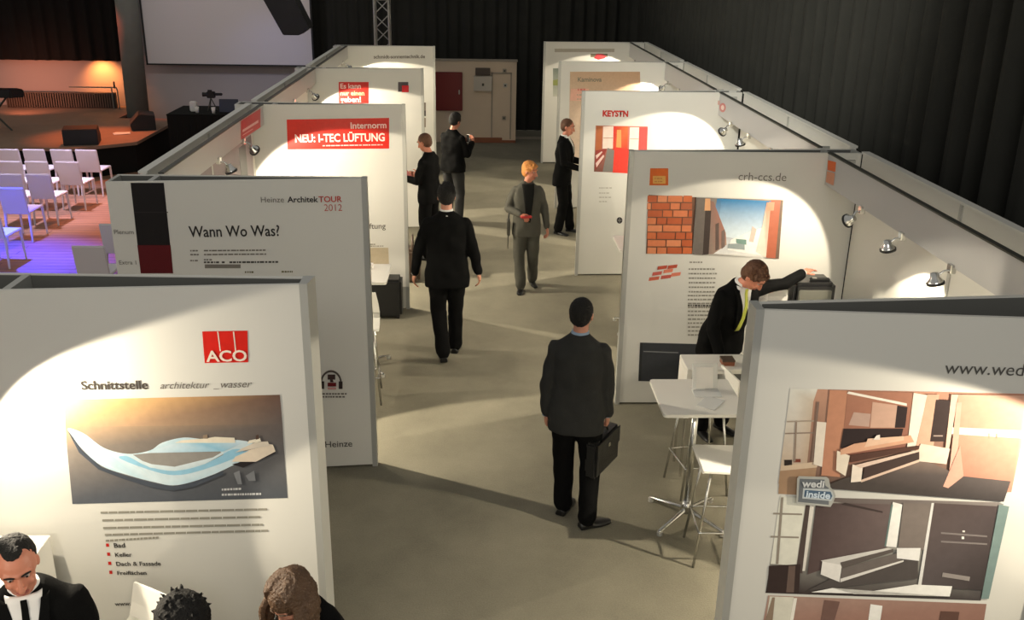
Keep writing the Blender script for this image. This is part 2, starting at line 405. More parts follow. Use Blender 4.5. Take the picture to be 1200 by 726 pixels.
# ------------------------------------------------------------------ stage area at far left
t = thing('stage_platform', 'low wooden stage with a black skirt below the orange wall', 'stage', (-9.7, 20.9, 0))
MB().prism([(-3.6,-2.75),(2.15,-2.75),(3.05,-2.05),(3.05,.8),(1.7,.8),(1.7,2.6),(-3.6,2.6)], .54, .60).build('stage_deck', M['stage'], t)
MB().prism([(-3.58,-2.7),(2.12,-2.7),(3.0,-2.02),(3.0,.78),(1.68,.78),(1.68,2.58),(-3.58,2.58)], .0, .54).build('stage_skirt', M['cloth_black'], t)
t = thing('wall_heater', 'long dark slatted heater under the orange lit wall', 'heater', (-9.8, 23.1, .603))
b = MB()
for i in range(44): b.box(-1.25+i*.057, -1.25+i*.057+.03, -.05, .02, .02, .34)
b.build('grille', M['heater'], t); MB().box(-1.27, 1.27, .0, .10, 0, .36).build('heater_body', M['heater'], t)
t = thing('handrail', 'thin pale rail post standing right of the dark heater', 'rail', (-8.42, 23.0, .603))
MB().tube([(0,0,0),(0,0,.42),(-.02,0,.5),(-.12,0,.5),(-1.1,0,.5)], .015, 8).build('rail_tube', M['concrete'], t, smooth=True)
MB().tube([(-.13,0,0),(-.13,0,.5)], .015, 8).build('post', M['concrete'], t, smooth=True)
MB().tube([(-.06,0,.5),(-.06,0,.62)], .022, 8).build('finial', M['darkrail'], t, smooth=True)
# floor monitor wedge
def wedge(loc, rz, label):
    t = thing('floor_monitor', label, 'loudspeaker', loc, rz)
    b = MB(); pr = [(-.24,0),(.22,0),(.26,.12),(.05,.34),(-.24,.30)]
    n = len(pr); b.add([(-.31,y,z) for y,z in pr]+[(.31,y,z) for y,z in pr], [tuple(range(n)), tuple(range(2*n-1,n-1,-1))]+[(i, n+i, n+(i+1)%n, (i+1)%n) for i in range(n)])
    b.build('cabinet', M['black'], t, bevel=.01)
    g = MB(); a = Vector((0,.265,.125)); c = Vector((0,.06,.342)); d = (c-a); nn = Vector((0, d.z, -d.y)).normalized()
    g.add([Vector((-.28,0,0))+a+nn*.006+d*.05, Vector((.28,0,0))+a+nn*.006+d*.05, Vector((.28,0,0))+c+nn*.006-d*.05, Vector((-.28,0,0))+c+nn*.006-d*.05,
           Vector((-.28,0,0))+a+d*.05, Vector((.28,0,0))+a+d*.05, Vector((.28,0,0))+c-d*.05, Vector((-.28,0,0))+c-d*.05],
          [(0,1,2,3),(4,7,6,5),(0,4,5,1),(1,5,6,2),(2,6,7,3),(3,7,4,0)]); g.build('grille', M['heater'], t)
    return t
wedge((-7.62, 18.66, .6003), R(14), 'black wedge floor monitor on the stage edge behind the white chairs')
wedge((-7.02, 20.4, .6003), R(110), 'black wedge floor monitor beside the concrete column')
t = thing('sheet_music', 'white papers lying on the stage beside the column monitor', 'papers', (-7.25, 19.75, .602))
MB().box(-.16, .16, -.11, .11, 0, .006).xf(Matrix.Rotation(R(25), 4, 'Z')).build('sheet', M['paper'], t)
MB().box(-.15, .15, -.10, .10, .006, .011).xf(Matrix.Rotation(R(5), 4, 'Z')).build('sheet', M['paper'], t)
# keyboard / lectern at left frame edge
t = thing('keyboard_stand', 'dark keyboard on a stand at the far left frame edge', 'keyboard', (-9.82, 20.0, .6003))
MB().prism([(-.6,-.18),(.42,-.18),(.62,0),(.42,.18),(-.6,.18)], .68, .84).build('keyboard', M['black_gloss'], t, bevel=.02)
MB().tube([(-.35,0,0),(.25,0,.68)], .02, 8).build('leg', M['darkrail'], t); MB().tube([(.25,0,0),(-.35,0,.68)], .02, 8).build('leg', M['darkrail'], t)
MB().box(-.62, .05, .13, .15, .50, .56).build('crossbar', M['chrome'], t)
t = thing('lectern', 'grey rounded lectern at the far left frame edge on the stage', 'lectern', (-9.62, 18.9, .603))
MB().tube([(0,0,.0),(0,0,.62)], [.13,.10], 20, flat=.7).build('column_body', M['concrete'], t, smooth=True)
MB().box(-.2, .2, -.14, .14, .62, .66).build('top_board', M['darkrail'], t, bevel=.01)

# black draped control desk with equipment
t = thing('draped_table', 'black draped control desk beyond the left booths', 'table', (-5.45, 19.75, 0))
b = MB(); N = 90; per = []
P = [(-.72,-.42),(.72,-.42),(.72,.75),(-.72,.75)]
for k in range(4):
    a = Vector(P[k]+(0,)); c = Vector(P[(k+1)%4]+(0,)); 
    for i in range(N//3): per.append(a+(c-a)*(i/(N//3)))
rings = []
for z, amp in ((0,.02),(.5,.014),(1.04,.004)):
    r_ = []
    for i, p in enumerate(per):
        q = p.normalized()*amp*math.sin(i*1.9); r_.append(p+q+Vector((0,0,z)))
    rings.append(r_)
b.rings(rings).build('drape', M['cloth_black'], t)
MB().box(-.73, .73, -.43, .76, 1.04, 1.07).build('tabletop', M['cloth_black'], t, bevel=.008)
t = thing('video_camera', 'black video camera on a small tripod on the draped desk', 'camera', (-5.42, 19.9, 1.07))
MB().box(-.07, .09, -.05, .05, .25, .38).box(.09, .24, -.03, .03, .30, .35).build('camera_body', M['black'], t, bevel=.01)
MB().lathe([(.04,0),(.045,.09)], (-.07,0,.32), Vector((-1,0,0)).to_track_quat('Z','Y').to_matrix(), 16).build('lens', M['black_gloss'], t)
MB().box(-.03, .05, -.08, -.05, .36, .42).build('viewfinder', M['black'], t)
for a in (0, 2.1, 4.2): MB().tube([(0,0,.25),(.11*math.cos(a),.11*math.sin(a),.01)], .010, 6).build('leg', M['darkrail'], t)
t = thing('laptop', 'open laptop with a bluish dark lid on the draped desk', 'laptop', (-5.0, 19.75, 1.07))
MB().box(-.19, .19, -.14, .14, 0, .02).build('base', M['black'], t, bevel=.004)
MB().box(-.19, .19, -.01, .01, 0, .26).xf(Matrix.Translation((0,-.15,.01))@Matrix.Rotation(R(-12),4,'X')).build('lid', mat('dark_blue_lid', (.03,.035,.06), .4), t, bevel=.004)
for i, (x, y, hh, lab) in enumerate(((-5.74,19.75,.20,'white paper bag left of the video camera on the draped desk'),(-5.62,19.55,.12,'short white cup in front of the video camera on the draped desk'),(-5.28,19.5,.12,'short white cup between the video camera and the laptop'))):
    t = thing('white_cup' if i else 'paper_bag', lab, 'cup' if i else 'bag', (x, y, 1.07))
    if i: MB().lathe([(.03,0),(.042,hh),(.038,hh),(.027,.01)], n=16).build('cup_body', M['paper'], t, smooth=True)
    else: MB().box(-.07,.07,-.05,.05,0,hh).build('bag_body', M['paper'], t, bevel=.015)

# hanging loudspeaker and truss
t = thing('hanging_loudspeaker', 'black angular loudspeaker hanging in front of the screen', 'loudspeaker', (-3.15, 18.0, 2.74))
b = MB(); out = [(-.30,0),(-.02,0),(.17,.13),(-.35,1.25),(-.80,1.25),(-.62,.62)]
n = len(out); b.add([(x,-.25,z) for x,z in out]+[(x,.25,z) for x,z in out], [tuple(range(n)), tuple(range(2*n-1,n-1,-1))]+[(i,n+i,n+(i+1)%n,(i+1)%n) for i in range(n)])
b.build('cabinet', M['black'], t, bevel=.01)
b = MB(); b.tube([(-.45,-.2,1.25),(-.5,0,1.6),(-.45,.2,1.25)], .015, 8).tube([(-.5,0,1.6),(-.5,0,3.6)], .012, 6); b.build('hanging_bracket', M['darkrail'], t)
t = thing('lighting_truss', 'vertical aluminium lattice truss rising behind the farthest left panel', 'truss', (-1.98, 21.0, 0))
for x, y in ((-.15,-.15),(.15,-.15),(.15,.15),(-.15,.15)): MB().tube([(x,y,0),(x,y,6.2)], .024, 10).build('chord', M['truss'], t, smooth=True)
b = MB()
for k in range(21):
    z = .05+k*.29
    for (x0,y0,x1,y1) in ((-.15,-.15,.15,-.15),(.15,-.15,.15,.15),(.15,.15,-.15,.15),(-.15,.15,-.15,-.15)):
        if k % 2: x0,y0,x1,y1 = x1,y1,x0,y0
        b.tube([(x0,y0,z),(x1,y1,z+.29)], .011, 6)
        if k % 7 == 4: b.tube([(x0,y0,z),(x1,y1,z)], .02, 6)
b.build('lacing', M['truss'], t)

# white chairs
def make_chair():
    t = thing('white_chair', '', 'chair')
    MB().box(-.22, .22, -.22, .22, .43, .46).build('seat', M['whitechair'], t, bevel=.01)
    b = MB(); b.box(-.22, .22, -.015, .015, 0, .42); b.xf(Matrix.Translation((0,-.215,.42))@Matrix.Rotation(R(9),4,'X')); b.build('backrest', M['whitechair'], t, bevel=.012)
    for x in (-1, 1):
        for y in (-1, 1):
            MB().tube([(x*.20,y*.20,.44),(x*.215,y*(.215 if y > 0 else .245),0)], [.026,.016], 6, caps=False).build('leg', M['whitechair'], t)
    for o in [x for x in bpy.data.objects if x.parent == t]:
        for v in o.data.vertices: v.co.x *= .88
    return t
rows = [(16.85,[-8.16,-7.72,-7.25,-6.82],'back row nearest the stage'),(15.83,[-7.68,-7.24,-6.74],'second row from the stage'),(14.86,[-7.24,-6.80],'third row from the stage'),(13.93,[-6.80],'fourth row, lit blue'),(12.62,[-6.55],'')]
names = {0:['leftmost white chair of the row nearest the stage','white chair second from left in the row nearest the stage','white chair third from left in the row nearest the stage','white chair at the right end of the row nearest the stage'],
 1:['white chair cut by the frame edge in the second row from the stage','white chair in the middle of the second row from the stage','white chair at the right end of the second row from the stage'],
 2:['white chair cut by the frame edge in the third row from the stage','white chair at the right end of the third row from the stage'],
 3:['bright blue lit white chair cut by the left frame edge, fourth row'], 4:['white chair nearest the camera at the left frame edge, mostly cut off']}
proto = make_chair(); first = True
for ri, (y, xs, _) in enumerate(rows):
    for ci, x in enumerate(xs):
        c = proto if first else copy_tree(proto); first = False
        c.location = (x+.0, y+.24, 0); c.rotation_euler.z = R(-3); c['label'] = names[ri][ci]; c['group'] = 'white chairs facing the stage'
for x, y, rz, lab in ((-4.58,11.22,R(0),'white chair behind the left end of the Wann Wo Was panel'),(-4.62,12.2,R(0),'white chair half hidden, just behind the one at the Wann Wo Was panel')):
    c = copy_tree(proto); c.location = (x,y,0); c.rotation_euler.z = rz; c['label'] = lab; c['group'] = 'white chairs facing the stage'

# ================================================================== PARTITION PANELS
H = 2.5
def panel(label, fin, rin, fout, rout, cross=()):
    """free standing double faced display wall; aisle end first"""
    s = 1 if fout[0] > fin[0] else -1
    t = thing('display_partition', label, 'display partition', ((fin[0]+fout[0])/2, (fin[1]+fout[1])/2, 0))
    ox, oy = t.location.x, t.location.y; T = .022
    def L(p, dy=0): return (p[0]-ox, p[1]-oy+dy)
    def order(q): return q if s > 0 else q[::-1]
    b = MB(); b.prism(order([L(fin), L(fout), L(fout,T), L(fin,T)]), .02, H); b.build('front_board', M['panel'], t)
    b = MB(); b.prism(order([L(rin,-T), L(rout,-T), L(rout), L(rin)]), .02, H); b.build('rear_board', M['panel'], t)
    e = .004
    b = MB(); b.prism(order([(L(fin)[0]-s*.03, L(fin)[1]-e), (L(fin)[0]+s*.012, L(fin)[1]-e), (L(fin)[0]+s*.012, L(rin)[1]+e), (L(rin)[0]-s*.03, L(rin)[1]+e)]), 0, H+.004); b.build('end_post', M['post'], t)
    b = MB(); b.prism(order([L((fout[0]-s*.03,fout[1]),T), L(fout,T), L(rout,-T), L((rout[0]-s*.03,rout[1]),-T)]), 0, H); b.build('outer_post', M['post'], t)
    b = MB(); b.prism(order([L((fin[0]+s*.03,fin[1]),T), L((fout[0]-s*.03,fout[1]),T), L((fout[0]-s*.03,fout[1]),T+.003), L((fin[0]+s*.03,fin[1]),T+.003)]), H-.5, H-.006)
    b.build('gap_shade_sheet', M['inner_shade'], t)  # thin dark sheets added to paint shade on the boards' inner sides
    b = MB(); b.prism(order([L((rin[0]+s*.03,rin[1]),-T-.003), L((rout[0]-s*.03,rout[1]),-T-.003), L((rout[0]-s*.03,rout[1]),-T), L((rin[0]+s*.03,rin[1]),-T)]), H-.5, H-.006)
    b.build('gap_shade_sheet', M['inner_shade'], t)
    for cx in cross:
        k = (cx-fin[0])/(fout[0]-fin[0]); yf = fin[1]+(fout[1]-fin[1])*k+T; yr = rin[1]+(rout[1]-rin[1])*k-T
        MB().box(cx-ox-.02, cx-ox+.02, yf-oy+.004, yr-oy-.004, H-.12, H).build('cross_rail', M['post'], t)
    b = MB(); b.prism(order([L((fin[0]+s*.04,fin[1]),T), L((fout[0]-s*.04,fout[1]),T), L((rout[0]-s*.04,rout[1]),-T), L((rin[0]+s*.04,rin[1]),-T)]), H-.16, H-.14); b.build('gap_shade_floor', M['inner_shade'], t)  # dark sheet painting the shade down inside the hollow panel
    a, c = (fin, fout) if s > 0 else (fout, fin)
    return t, Face((a[0],a[1],0), (c[0],c[1],0), t.location)
R1, fR1 = panel('white panel at the right foreground printed with bathroom photos', (1.407,4.317), (1.407,4.44), (3.478,4.14), (3.478,4.60), (2.9,))
R2, fR2 = panel('white right-hand panel with brick wall and courtyard photo', (1.406,8.385), (1.406,8.445), (3.478,8.38), (3.478,8.60), (3.18,))
R3, fR3 = panel('white right-hand panel with the red hallway photo', (1.403,12.42), (1.403,12.47), (3.478,12.48), (3.478,12.70), (3.18,))
R4, fR4 = panel('white right-hand panel with a large beige poster, second from the far end', (1.407,16.17), (1.407,16.22), (3.478,16.22), (3.478,16.42), (3.18,))
R5, fR5 = panel('farthest white panel on the right side with a small dark red logo', (1.42,20.08), (1.42,20.14), (3.478,20.14), (3.478,20.34), ())
L1, fL1 = panel('white panel at the left foreground with the harbour ship photo', (-.90,4.681), (-.88,4.808), (-3.2,4.512), (-3.2,4.88), (-2.36,))
L2, fL2 = panel('grey-white panel headed Wann Wo Was on the left side', (-.864,7.19), (-.864,7.25), (-2.74,7.01), (-2.74,7.276), (-2.43,))
L3, fL3 = panel('white left-hand panel with the wide red banner', (-.842,11.06), (-.842,11.11), (-2.727,10.96), (-2.727,11.19), (-2.3,))
L4, fL4 = panel('white left-hand panel with a small red square text block', (-.829,14.84), (-.829,14.89), (-2.716,14.70), (-2.716,14.92), (-2.3,))
L5, fL5 = panel('farthest white panel on the left side with one line of dark lettering', (-.809,18.70), (-.809,18.75), (-2.68,18.50), (-2.68,18.75), ())

# ------------------------------------------------------------------ booth back walls, header boards, lamps
def backwall(x, y0, y1, label, side):
    t = thing('booth_back_wall', label, 'exhibition wall', (x, (y0+y1)/2, 0)); h = (y1-y0)/2
    MB().box(-.02, .02, -h+.01, h-.01, .02, H).build('wall_board', M['panel'], t)
    MB().box(-.035, .035, -h+.01, h-.01, H, H+.02).build('top_rail', M['panel'], t)
    MB().box(-.03, .03, -.02, .02, 0, H-.001).build('joint_post', M['post'], t)
    return t
def header(x, y0, y1, label, z0=2.22):
    t = thing('header_board', label, 'header board', (x, (y0+y1)/2, 0)); h = (y1-y0)/2
    MB().box(-.012, .012, -h+.005, h-.005, z0, H).build('fascia', M['header'], t)
    MB().box(-.022, .022, -h+.005, h-.005, H, H+.012).build('top_rail', M['darkrail'], t)
    for y in (-h+.2, h-.2):
        xx = .16 if x > 0 else -.06
        MB().box(min(0,xx), max(0,xx), y-.015, y+.015, H-.05, H-.02).build('bracket', M['post'], t)
    return t
def spot(x, y, z, aim, label, hx, energy, size=130, show=True):
    """little flood lamp on a chrome arm below the header board at hx"""
    t = thing('display_spotlight', label, 'spotlight', (hx, y, 2.20 if hx > 0 else 2.27), group='arm spotlights under the header boards')
    d = Vector((x-hx, 0, z-t.location.z)); a = Vector(aim).normalized(); q = a.to_track_quat('Z', 'Y').to_matrix()
    MB().box(-.02, .02, -.03, .03, -.02, .04).build('clamp', M['chrome'], t, bevel=.004)
    MB().tube([(0,0,0), (d.x*.5,0,d.z*.1), d-a*.03], .008, 8).build('arm', M['chrome'], t, smooth=True)
    MB().lathe([(.012,-.062),(.026,-.058),(.030,-.03),(.046,-.01),(.054,.006),(.054,.015),(.046,.015)], d, q, 20).build('lamp_head', M['chrome'], t, smooth=True)
    MB().lathe([(.044,.016),(.04,.018)], d, q, 20).build('lens', M['lens'], t)
    b = MB(); b.lathe([(.054,.004),(.059,.004),(.059,.021),(.054,.021)], d, q, 20); b.build('rim', M['black'], t, smooth=True)
    lamp('SPOT', 'lamp_light', d+a*.05, a, energy, SPOT_COL, size, .08, .022, parent=t)
    return t
AR = [(-.45, .75, -.62), (.22, .05, -.9), (.22, -.1, -.9), (-.65, -.2, -.75)]
WIDE_R = (-.92, -.25, -.64); WIDE_L = (.86, -.50, -.62); WIDE_W = 3.0
def booth_r(y0, y1, ys, lab, head_lab, first=(AR[0], .62, 92)):
    backwall(3.50, y0, y1, 'white back wall of the right-hand booth '+lab, 1)
    hd = header(3.18, y0+.0, y1-.0, head_lab)
    pos = ['nearest the %s panel' % lab.split('up to the ')[-1], 'second from the %s panel' % lab.split('up to the ')[-1], 'third from the %s panel' % lab.split('up to the ')[-1], 'farthest from the %s panel' % lab.split('up to the ')[-1]]
    for i, y in enumerate(ys):
        last = i == len(ys)-1
        spot(3.07, y, 2.12, WIDE_R if last else first[0] if i == 0 else AR[i], 'chrome arm spotlight on the right side, '+pos[i], 3.165, SPOT_W*(first[1] if i == 0 else WIDE_W*1.1 if last else .8), 74 if last else first[2] if i == 0 else 100)
    return hd
hR12 = booth_r(4.62, 8.37, (7.47, 6.68, 5.90, 5.08), 'up to the brick photo', 'grey header board with orange logo at its far end', ((-.50, .78, -.60), .55, 84))
hR23 = booth_r(8.62, 12.41, (11.72, 10.9, 10.0, 9.05), 'up to the red hallway photo', 'grey header board with a pink round logo at its far end')
hR34 = booth_r(12.72, 16.20, (15.84, 14.9, 14.1, 13.3), 'up to the beige poster', 'plain header board in front of the beige poster panel')
hR45 = booth_r(16.44, 20.12, (19.3, 18.4, 17.1), 'up to the farthest right', 'plain header board in front of the farthest right panel')
hR01 = header(3.18, 1.2, 4.12, 'header board of the nearest right booth, beyond the frame')
for i, (y, a) in enumerate(((3.55, (-.52,.28,-.85)), (2.2, (-.3,.1,-.9)))):
    spot(3.02, y, 2.10, a, ('chrome arm spotlight lighting the bathroom photos', 'chrome arm spotlight nearest the camera on the right side')[i], 3.165, SPOT_W*(.62 if i == 0 else .3), 128)
AL = [(.45, .65, -.75), (.3, .10, -.9), (.65, -.2, -.75)]
def booth_l(y0, y1, ys, lab, head_lab):
    backwall(-2.56, y0, y1, 'white back wall of the left-hand booth '+lab, -1)
    hd = header(-2.42, y0, y1, head_lab, 2.28)
    n = lab.split('up to the ')[-1]
    for i, y in enumerate(ys):
        last = i == len(ys)-1
        spot(-2.30, y, 2.19, WIDE_L if last else AL[i], 'chrome arm spotlight on the left side, '+('nearest the %s', 'second from the %s', 'farthest from the %s')[i] % n, -2.405, SPOT_W*(1.3 if i == 0 else WIDE_W*1.6 if last else .8), 72 if last else 94)
    return hd
hL23 = booth_l(7.29, 10.95, (9.9, 8.9, 7.97), 'up to the red banner panel', 'header board with a red lettered plate at its far end')
hL34 = booth_l(11.2, 14.69, (13.9, 12.8, 11.95), 'up to the red text block panel', 'plain header board before the red text block panel')
hL45 = booth_l(14.93, 18.5, (17.7, 16.6, 15.6), 'up to the farthest left panel', 'plain header board before the farthest left panel')
spot(-2.45, 3.85, 2.12, (.85,-.05,-.5), 'chrome arm spotlight turned to the aisle, beyond the left frame edge', -2.735, SPOT_W*1.3, 66)
hL01 = header(-2.75, 1.2, 4.5, 'header board of the nearest left booth, beyond the frame', 2.28)
for i, (y, a) in enumerate(((4.14, (.62,.22,-.72)), (2.4, (.3,.1,-.9)))):
    spot(-2.45, y, 2.12, a, ('chrome arm spotlight lighting the harbour ship photo', 'chrome arm spotlight nearest the camera on the left side')[i], -2.735, SPOT_W*(.62 if i == 0 else .3), 128)

# ------------------------------------------------------------------ PRINTS
# L1: harbour panel
lg = prints(fL1, L1, 'logo', [([(241,425),(291,424),(290,387),(237,388)], (214,35,24)),
   ([(240,425),(243,425),(239,388),(237,388)], (214,35,24)),
   ([(257.5,411),(259,411),(256,388),(254.5,388)], (235,215,200)), ([(275.5,411),(277,411),(274.5,388),(273,388)], (235,215,200))], 'red square logo with three bars')
words(fL1, lg, 'ACO', (242,423), (290,422), (240,225,210), .02, off=.006, hs=.92)
def smooth(p, n=5):
    out = []; m_ = len(p)
    for i in range(m_):
        a, b_, c, d = p[i-1], p[i], p[(i+1)%m_], p[(i+2)%m_]
        for k in range(n):
            t = k/n; out.append(tuple(.5*(2*b_[q]+(c[q]-a[q])*t+(2*a[q]-5*b_[q]+4*c[q]-d[q])*t*t+(3*b_[q]-a[q]-3*c[q]+d[q])*t**3) for q in (0,1)))
    return out
ph = [([(85,590),(337,583),(333,528),(79,528)], [(86,90,98),(84,88,94),(100,98,98),(138,128,118)]),
 ([(79,528),(333,528),(331,496),(77,500)], [(138,128,118),(100,98,98),(108,98,94),(190,160,128)]),
 ([(77,500),(150,499),(160,466),(75,468)], [(190,160,128),(184,152,122),(226,180,124),(244,214,160)]),
 ([(150,499),(331,496),(328,462),(160,466)], [(184,152,122),(108,98,94),(112,86,74),(226,180,124)]),
 (smooth([(79,502),(96,525),(119,545),(150,556),(180,564),(203,568),(228,563),(262,550),(300,528),(288,516),(240,514),(215,512),(190,518),(176,527),(150,531),(122,524),(98,507)]),
   [(214,230,236),(206,226,234),(196,222,232)]),
 (smooth([(140,536),(170,548),(204,556),(240,549),(288,530),(272,526),(240,543),(204,551),(172,545),(150,534)]), (150,200,224)),
 ([(156,532),(176,545),(202,549),(240,543),(262,532),(256,526),(205,527)], (150,146,140)),
 ([(150,533),(178,543),(205,546),(250,535),(262,528),(262,531),(240,543),(205,551),(176,547)], (214,228,232)),
 ([(173,530),(262,528),(285,518),(230,516),(200,520)], [(210,228,236),(150,200,224)]),
 ([(205,518),(276,518),(275,512),(252,511),(240,513),(213,515)], (236,226,205)), ([(238,513),(244,513),(243,508),(238,509)], (150,130,110)),
 ([(272,543),(285,547),(323,530),(322,526),(300,536)], (45,40,42)),
 ([(272,540),(300,540),(323,528),(320,520),(308,518),(298,522),(290,528),(276,534)], (238,222,200)), ([(285,528),(305,523),(305,520),(290,524)], (150,130,112)),
 ([(79,502),(96,526),(119,546),(150,557),(180,565),(203,569),(228,564),(262,551),(262,555),(228,569),(203,574),(178,570),(148,561),(116,549),(93,529)], (74,80,90)),
 ([(276,529),(300,524),(316,521),(314,516),(300,517),(284,524)], (226,214,196)), ([(290,519),(306,516),(305,512),(292,515)], (244,236,216)), ([(300,514),(304,513),(303,508),(300,509)], (90,70,60)),
 ([(274,553),(279,566),(284,566),(281,550)], (130,132,136)), ([(288,556),(292,562),(300,562),(298,550)], (124,126,130))]
prints(fL1, L1, 'printed_photo', ph, 'sunset harbour photo with a pale blue quay and two white ships')
words(fL1, L1, 'Schnittstelle', (96,456), (174,455), (70,64,58), .025)
words(fL1, L1, 'architektur', (188,455), (246,454), (105,98,90), .0, .35)
words(fL1, L1, '_wasser', (250,454), (296,453), (105,98,90), .0, .35)
greek(fL1, L1, [(260,573,284,572),(260,579,306,578)], (205,205,205), 2.4)
greek(fL1, L1, [(118,600,313,596),(120,609,305,605),(121,618,308,614),(123,626,314,621),(124,633,186,629)], (150,146,134), 2.4, seed=3)
for i, (s_, x1) in enumerate((('Bad',147),('Keller',155),('Dach & Fassade',189),('Freiflächen',172))):
    y = 641+i*10.6; x = 134+i*1.3
    words(fL1, L1, s_, (x, y), (x1, y-.4), (58,54,50), .02)
    prints(fL1, L1, 'bullet', [([(x-9.5,y-1),(x-6,y-1),(x-6.4,y-4.8),(x-9.9,y-4.8)], (200,40,30))])
words(fL1, L1, 'www.aco', (135,709), (165,708), (60,56,52), .02)
# L2: programme panel
prints(fL2, L2, 'dark_stripe', [([(165,320),(203,320),(192,214),(153,214)], (26,23,24)), ([(165,320),(203,320),(200,287),(161,287)], (92,20,26)), ([(157,249),(197,249),(197,248),(157,248)], (46,40,42))], 'black band with a dark red lower end')
words(fL2, L2, 'Wann Wo Was?', (222,277.5), (328,276), (38,36,34), .012, hs=1.25)
words(fL2, L2, 'Heinze', (306,237), (333,236.8), (110,104,96))
words(fL2, L2, 'Architek', (337,236.8), (373,236.5), (40,37,35), .02)
words(fL2, L2, 'TOUR', (373.5,236.5), (401,236.2), (190,72,60), .02)
words(fL2, L2, '2012', (380,247), (401,246.8), (186,84,72), -.005, hs=1.1)
words(fL2, L2, 'Plenum', (134,274), (157,274), (104,100,92))
words(fL2, L2, 'Extra 1', (140,309.5), (160,309.5), (104,100,92))
greek(fL2, L2, [(223,293.5,233,293.4),(239,293.4,312,292.8),(223,298,233,298),(239,298,312,297.4),(223,305,232,305),(239,304,251,304)], (120,114,104), 1.6)
greek(fL2, L2, [(239,307,258,307),(260,307,265,307),(269,307,326,306.6)], (74,70,64), 2.0, seed=5)
prints(fL2, L2, 'grey_box', [([(240,314),(282,314),(282,309.5),(240,309.5)], (128,122,112))])
greek(fL2, L2, [(287,318.5,297,318.5),(330,318,345,318)], (110,104,70), 2, seed=8)
hp = []
import math as _m
for k in range(16):
    a0 = _m.pi*k/16; a1 = _m.pi*(k+1)/16; f = lambda a, r_: (388-r_*_m.cos(a)*1.0, 448-r_*1.18*_m.sin(a))
    hp.append(([f(a0,10.5), f(a1,10.5), f(a1,12.6), f(a0,12.6)][::-1], (88,80,74)))
hp += [([(375.5,455),(380,455),(380,446),(375.5,446)], (52,42,40)), ([(397,455),(401.5,455),(401.5,446),(397,446)], (52,42,40)),
       ([(384,444),(393,444),(393,438),(384,438)], (66,48,46)), ([(387,447),(391,447),(390,444),(387,444)], (66,48,46)), ([(384,452),(394,452),(394,447.5),(384,447.5)], (112,26,30)), ([(384,455.5),(394,455.5),(394,453.2),(384,453.2)], (206,150,146))]
prints(fL2, L2, 'headphone_emblem', hp, 'emblem of a pair of headphones')
greek(fL2, L2, [(371,461,408,461),(373,464.5,404,464.5)], (110,104,98), 1.8, seed=2)
words(fL2, L2, '› Heinze', (374,524), (413,522.5), (70,66,60), .005)
# L3: red banner
b3 = prints(fL3, L3, 'banner', [([(337,175),(456,174),(456,138),(336,140)], (214,38,22))], 'wide red banner')
words(fL3, b3, 'Internorm', (411,150.5), (453,149.8), (250,215,205), .02)
words(fL3, b3, 'NEU: I-TEC LÜFTUNG', (346,166.5), (451,165), (252,225,215), .025, hs=1.2)
greek(fL3, b3, [(378,170.6,451,169.4)], (250,205,195), 1.2)
words(fL3, L3, 'Lüftung', (424,268), (452,267.5), (84,78,72), .005)
greek(fL3, L3, [(424,282,434,282),(424,286,442,286),(424,288.5,450,288)], (150,144,132), 1.2)
prints(fL3, L3, 'beige_box', [([(430,312),(456,312),(455,290),(429,290)], (190,176,150))])
# L4
b4 = prints(fL4, L4, 'text_block', [([(397,121),(432,121),(432,96),(397,96)], (212,40,30))], 'red square text block')
for s_, y, x1, c in (('Es kann',103.5,423,(250,220,210)),('nur einen',111.5,427,(250,205,150)),('geben!',119.5,423,(250,225,215))): words(fL4, b4, s_, (399,y), (x1,y), c, .02)
prints(fL4, L4, 'logo', [([(466.5,107.5),(478.5,107.5),(478.5,96),(466.5,96)], (70,62,64)), ([(471,108),(479,108),(479,100),(471,100)], (212,24,34))], 'dark square logo with a red corner')
# L5
words(fL5, L5, 'schmidt-sonnentechnik.de', (438,68.5), (498,68), (92,82,72), .02)
prints(fL5, L5, 'small_icons', [([(495,130),(499,130),(499,120),(495,120)], (120,110,98)), ([(495,136),(499,136),(499,129.5),(495,129.5)], (44,38,36)), ([(495,149),(499,149),(499,138),(495,138)], (140,128,112))])
# header board signs
fhL = Face((-2.405, 10.9, 0), (-2.405, 7.0, 0), hL23.location)
class SideFace(Face):
    def __init__(s, x, n, org): s.p = Vector((x,0,0)); s.n = Vector((n,0,0)); s.u = Vector((0,1,0)); s.org = Vector(org)
fs = SideFace(-2.408, 1, hL23.location)
sg = prints(fs, hL23, 'sign_plate', [([(282,164),(305,149),(305,127),(282,142)], (196,60,60)), ([(284,155),(302.5,143.5),(302.5,140.5),(284,152)], (236,190,186)), ([(284,159),(296,151.5),(296,150.5),(284,158)], (236,170,166))], 'red plate with pale lettering')
fs = SideFace(3.168, -1, hR12.location)
prints(fs, hR12, 'logo', [([(970,199),(979,201.5),(980,190),(970.5,187.5)], (222,100,30)), ([(968,213),(977,217.5),(978.7,203),(969.5,200.5)], (206,140,108))], 'orange square logo')
fs = SideFace(3.168, -1, hR23.location)
cc = [(847+5*_m.cos(a)*.75, 126+5.5*_m.sin(a)) for a in [2*_m.pi*k/14 for k in range(14)]]; ci = [(847+2.6*_m.cos(a)*.75, 126+3*_m.sin(a)) for a in [2*_m.pi*k/14 for k in range(14)]]
prints(fs, hR23, 'logo', [(cc[::-1], (196,110,106)), (ci[::-1], (226,200,190)), ([(838,121),(844,123.5),(844,118.5),(838,116)], (206,160,150))], 'pink round logo')
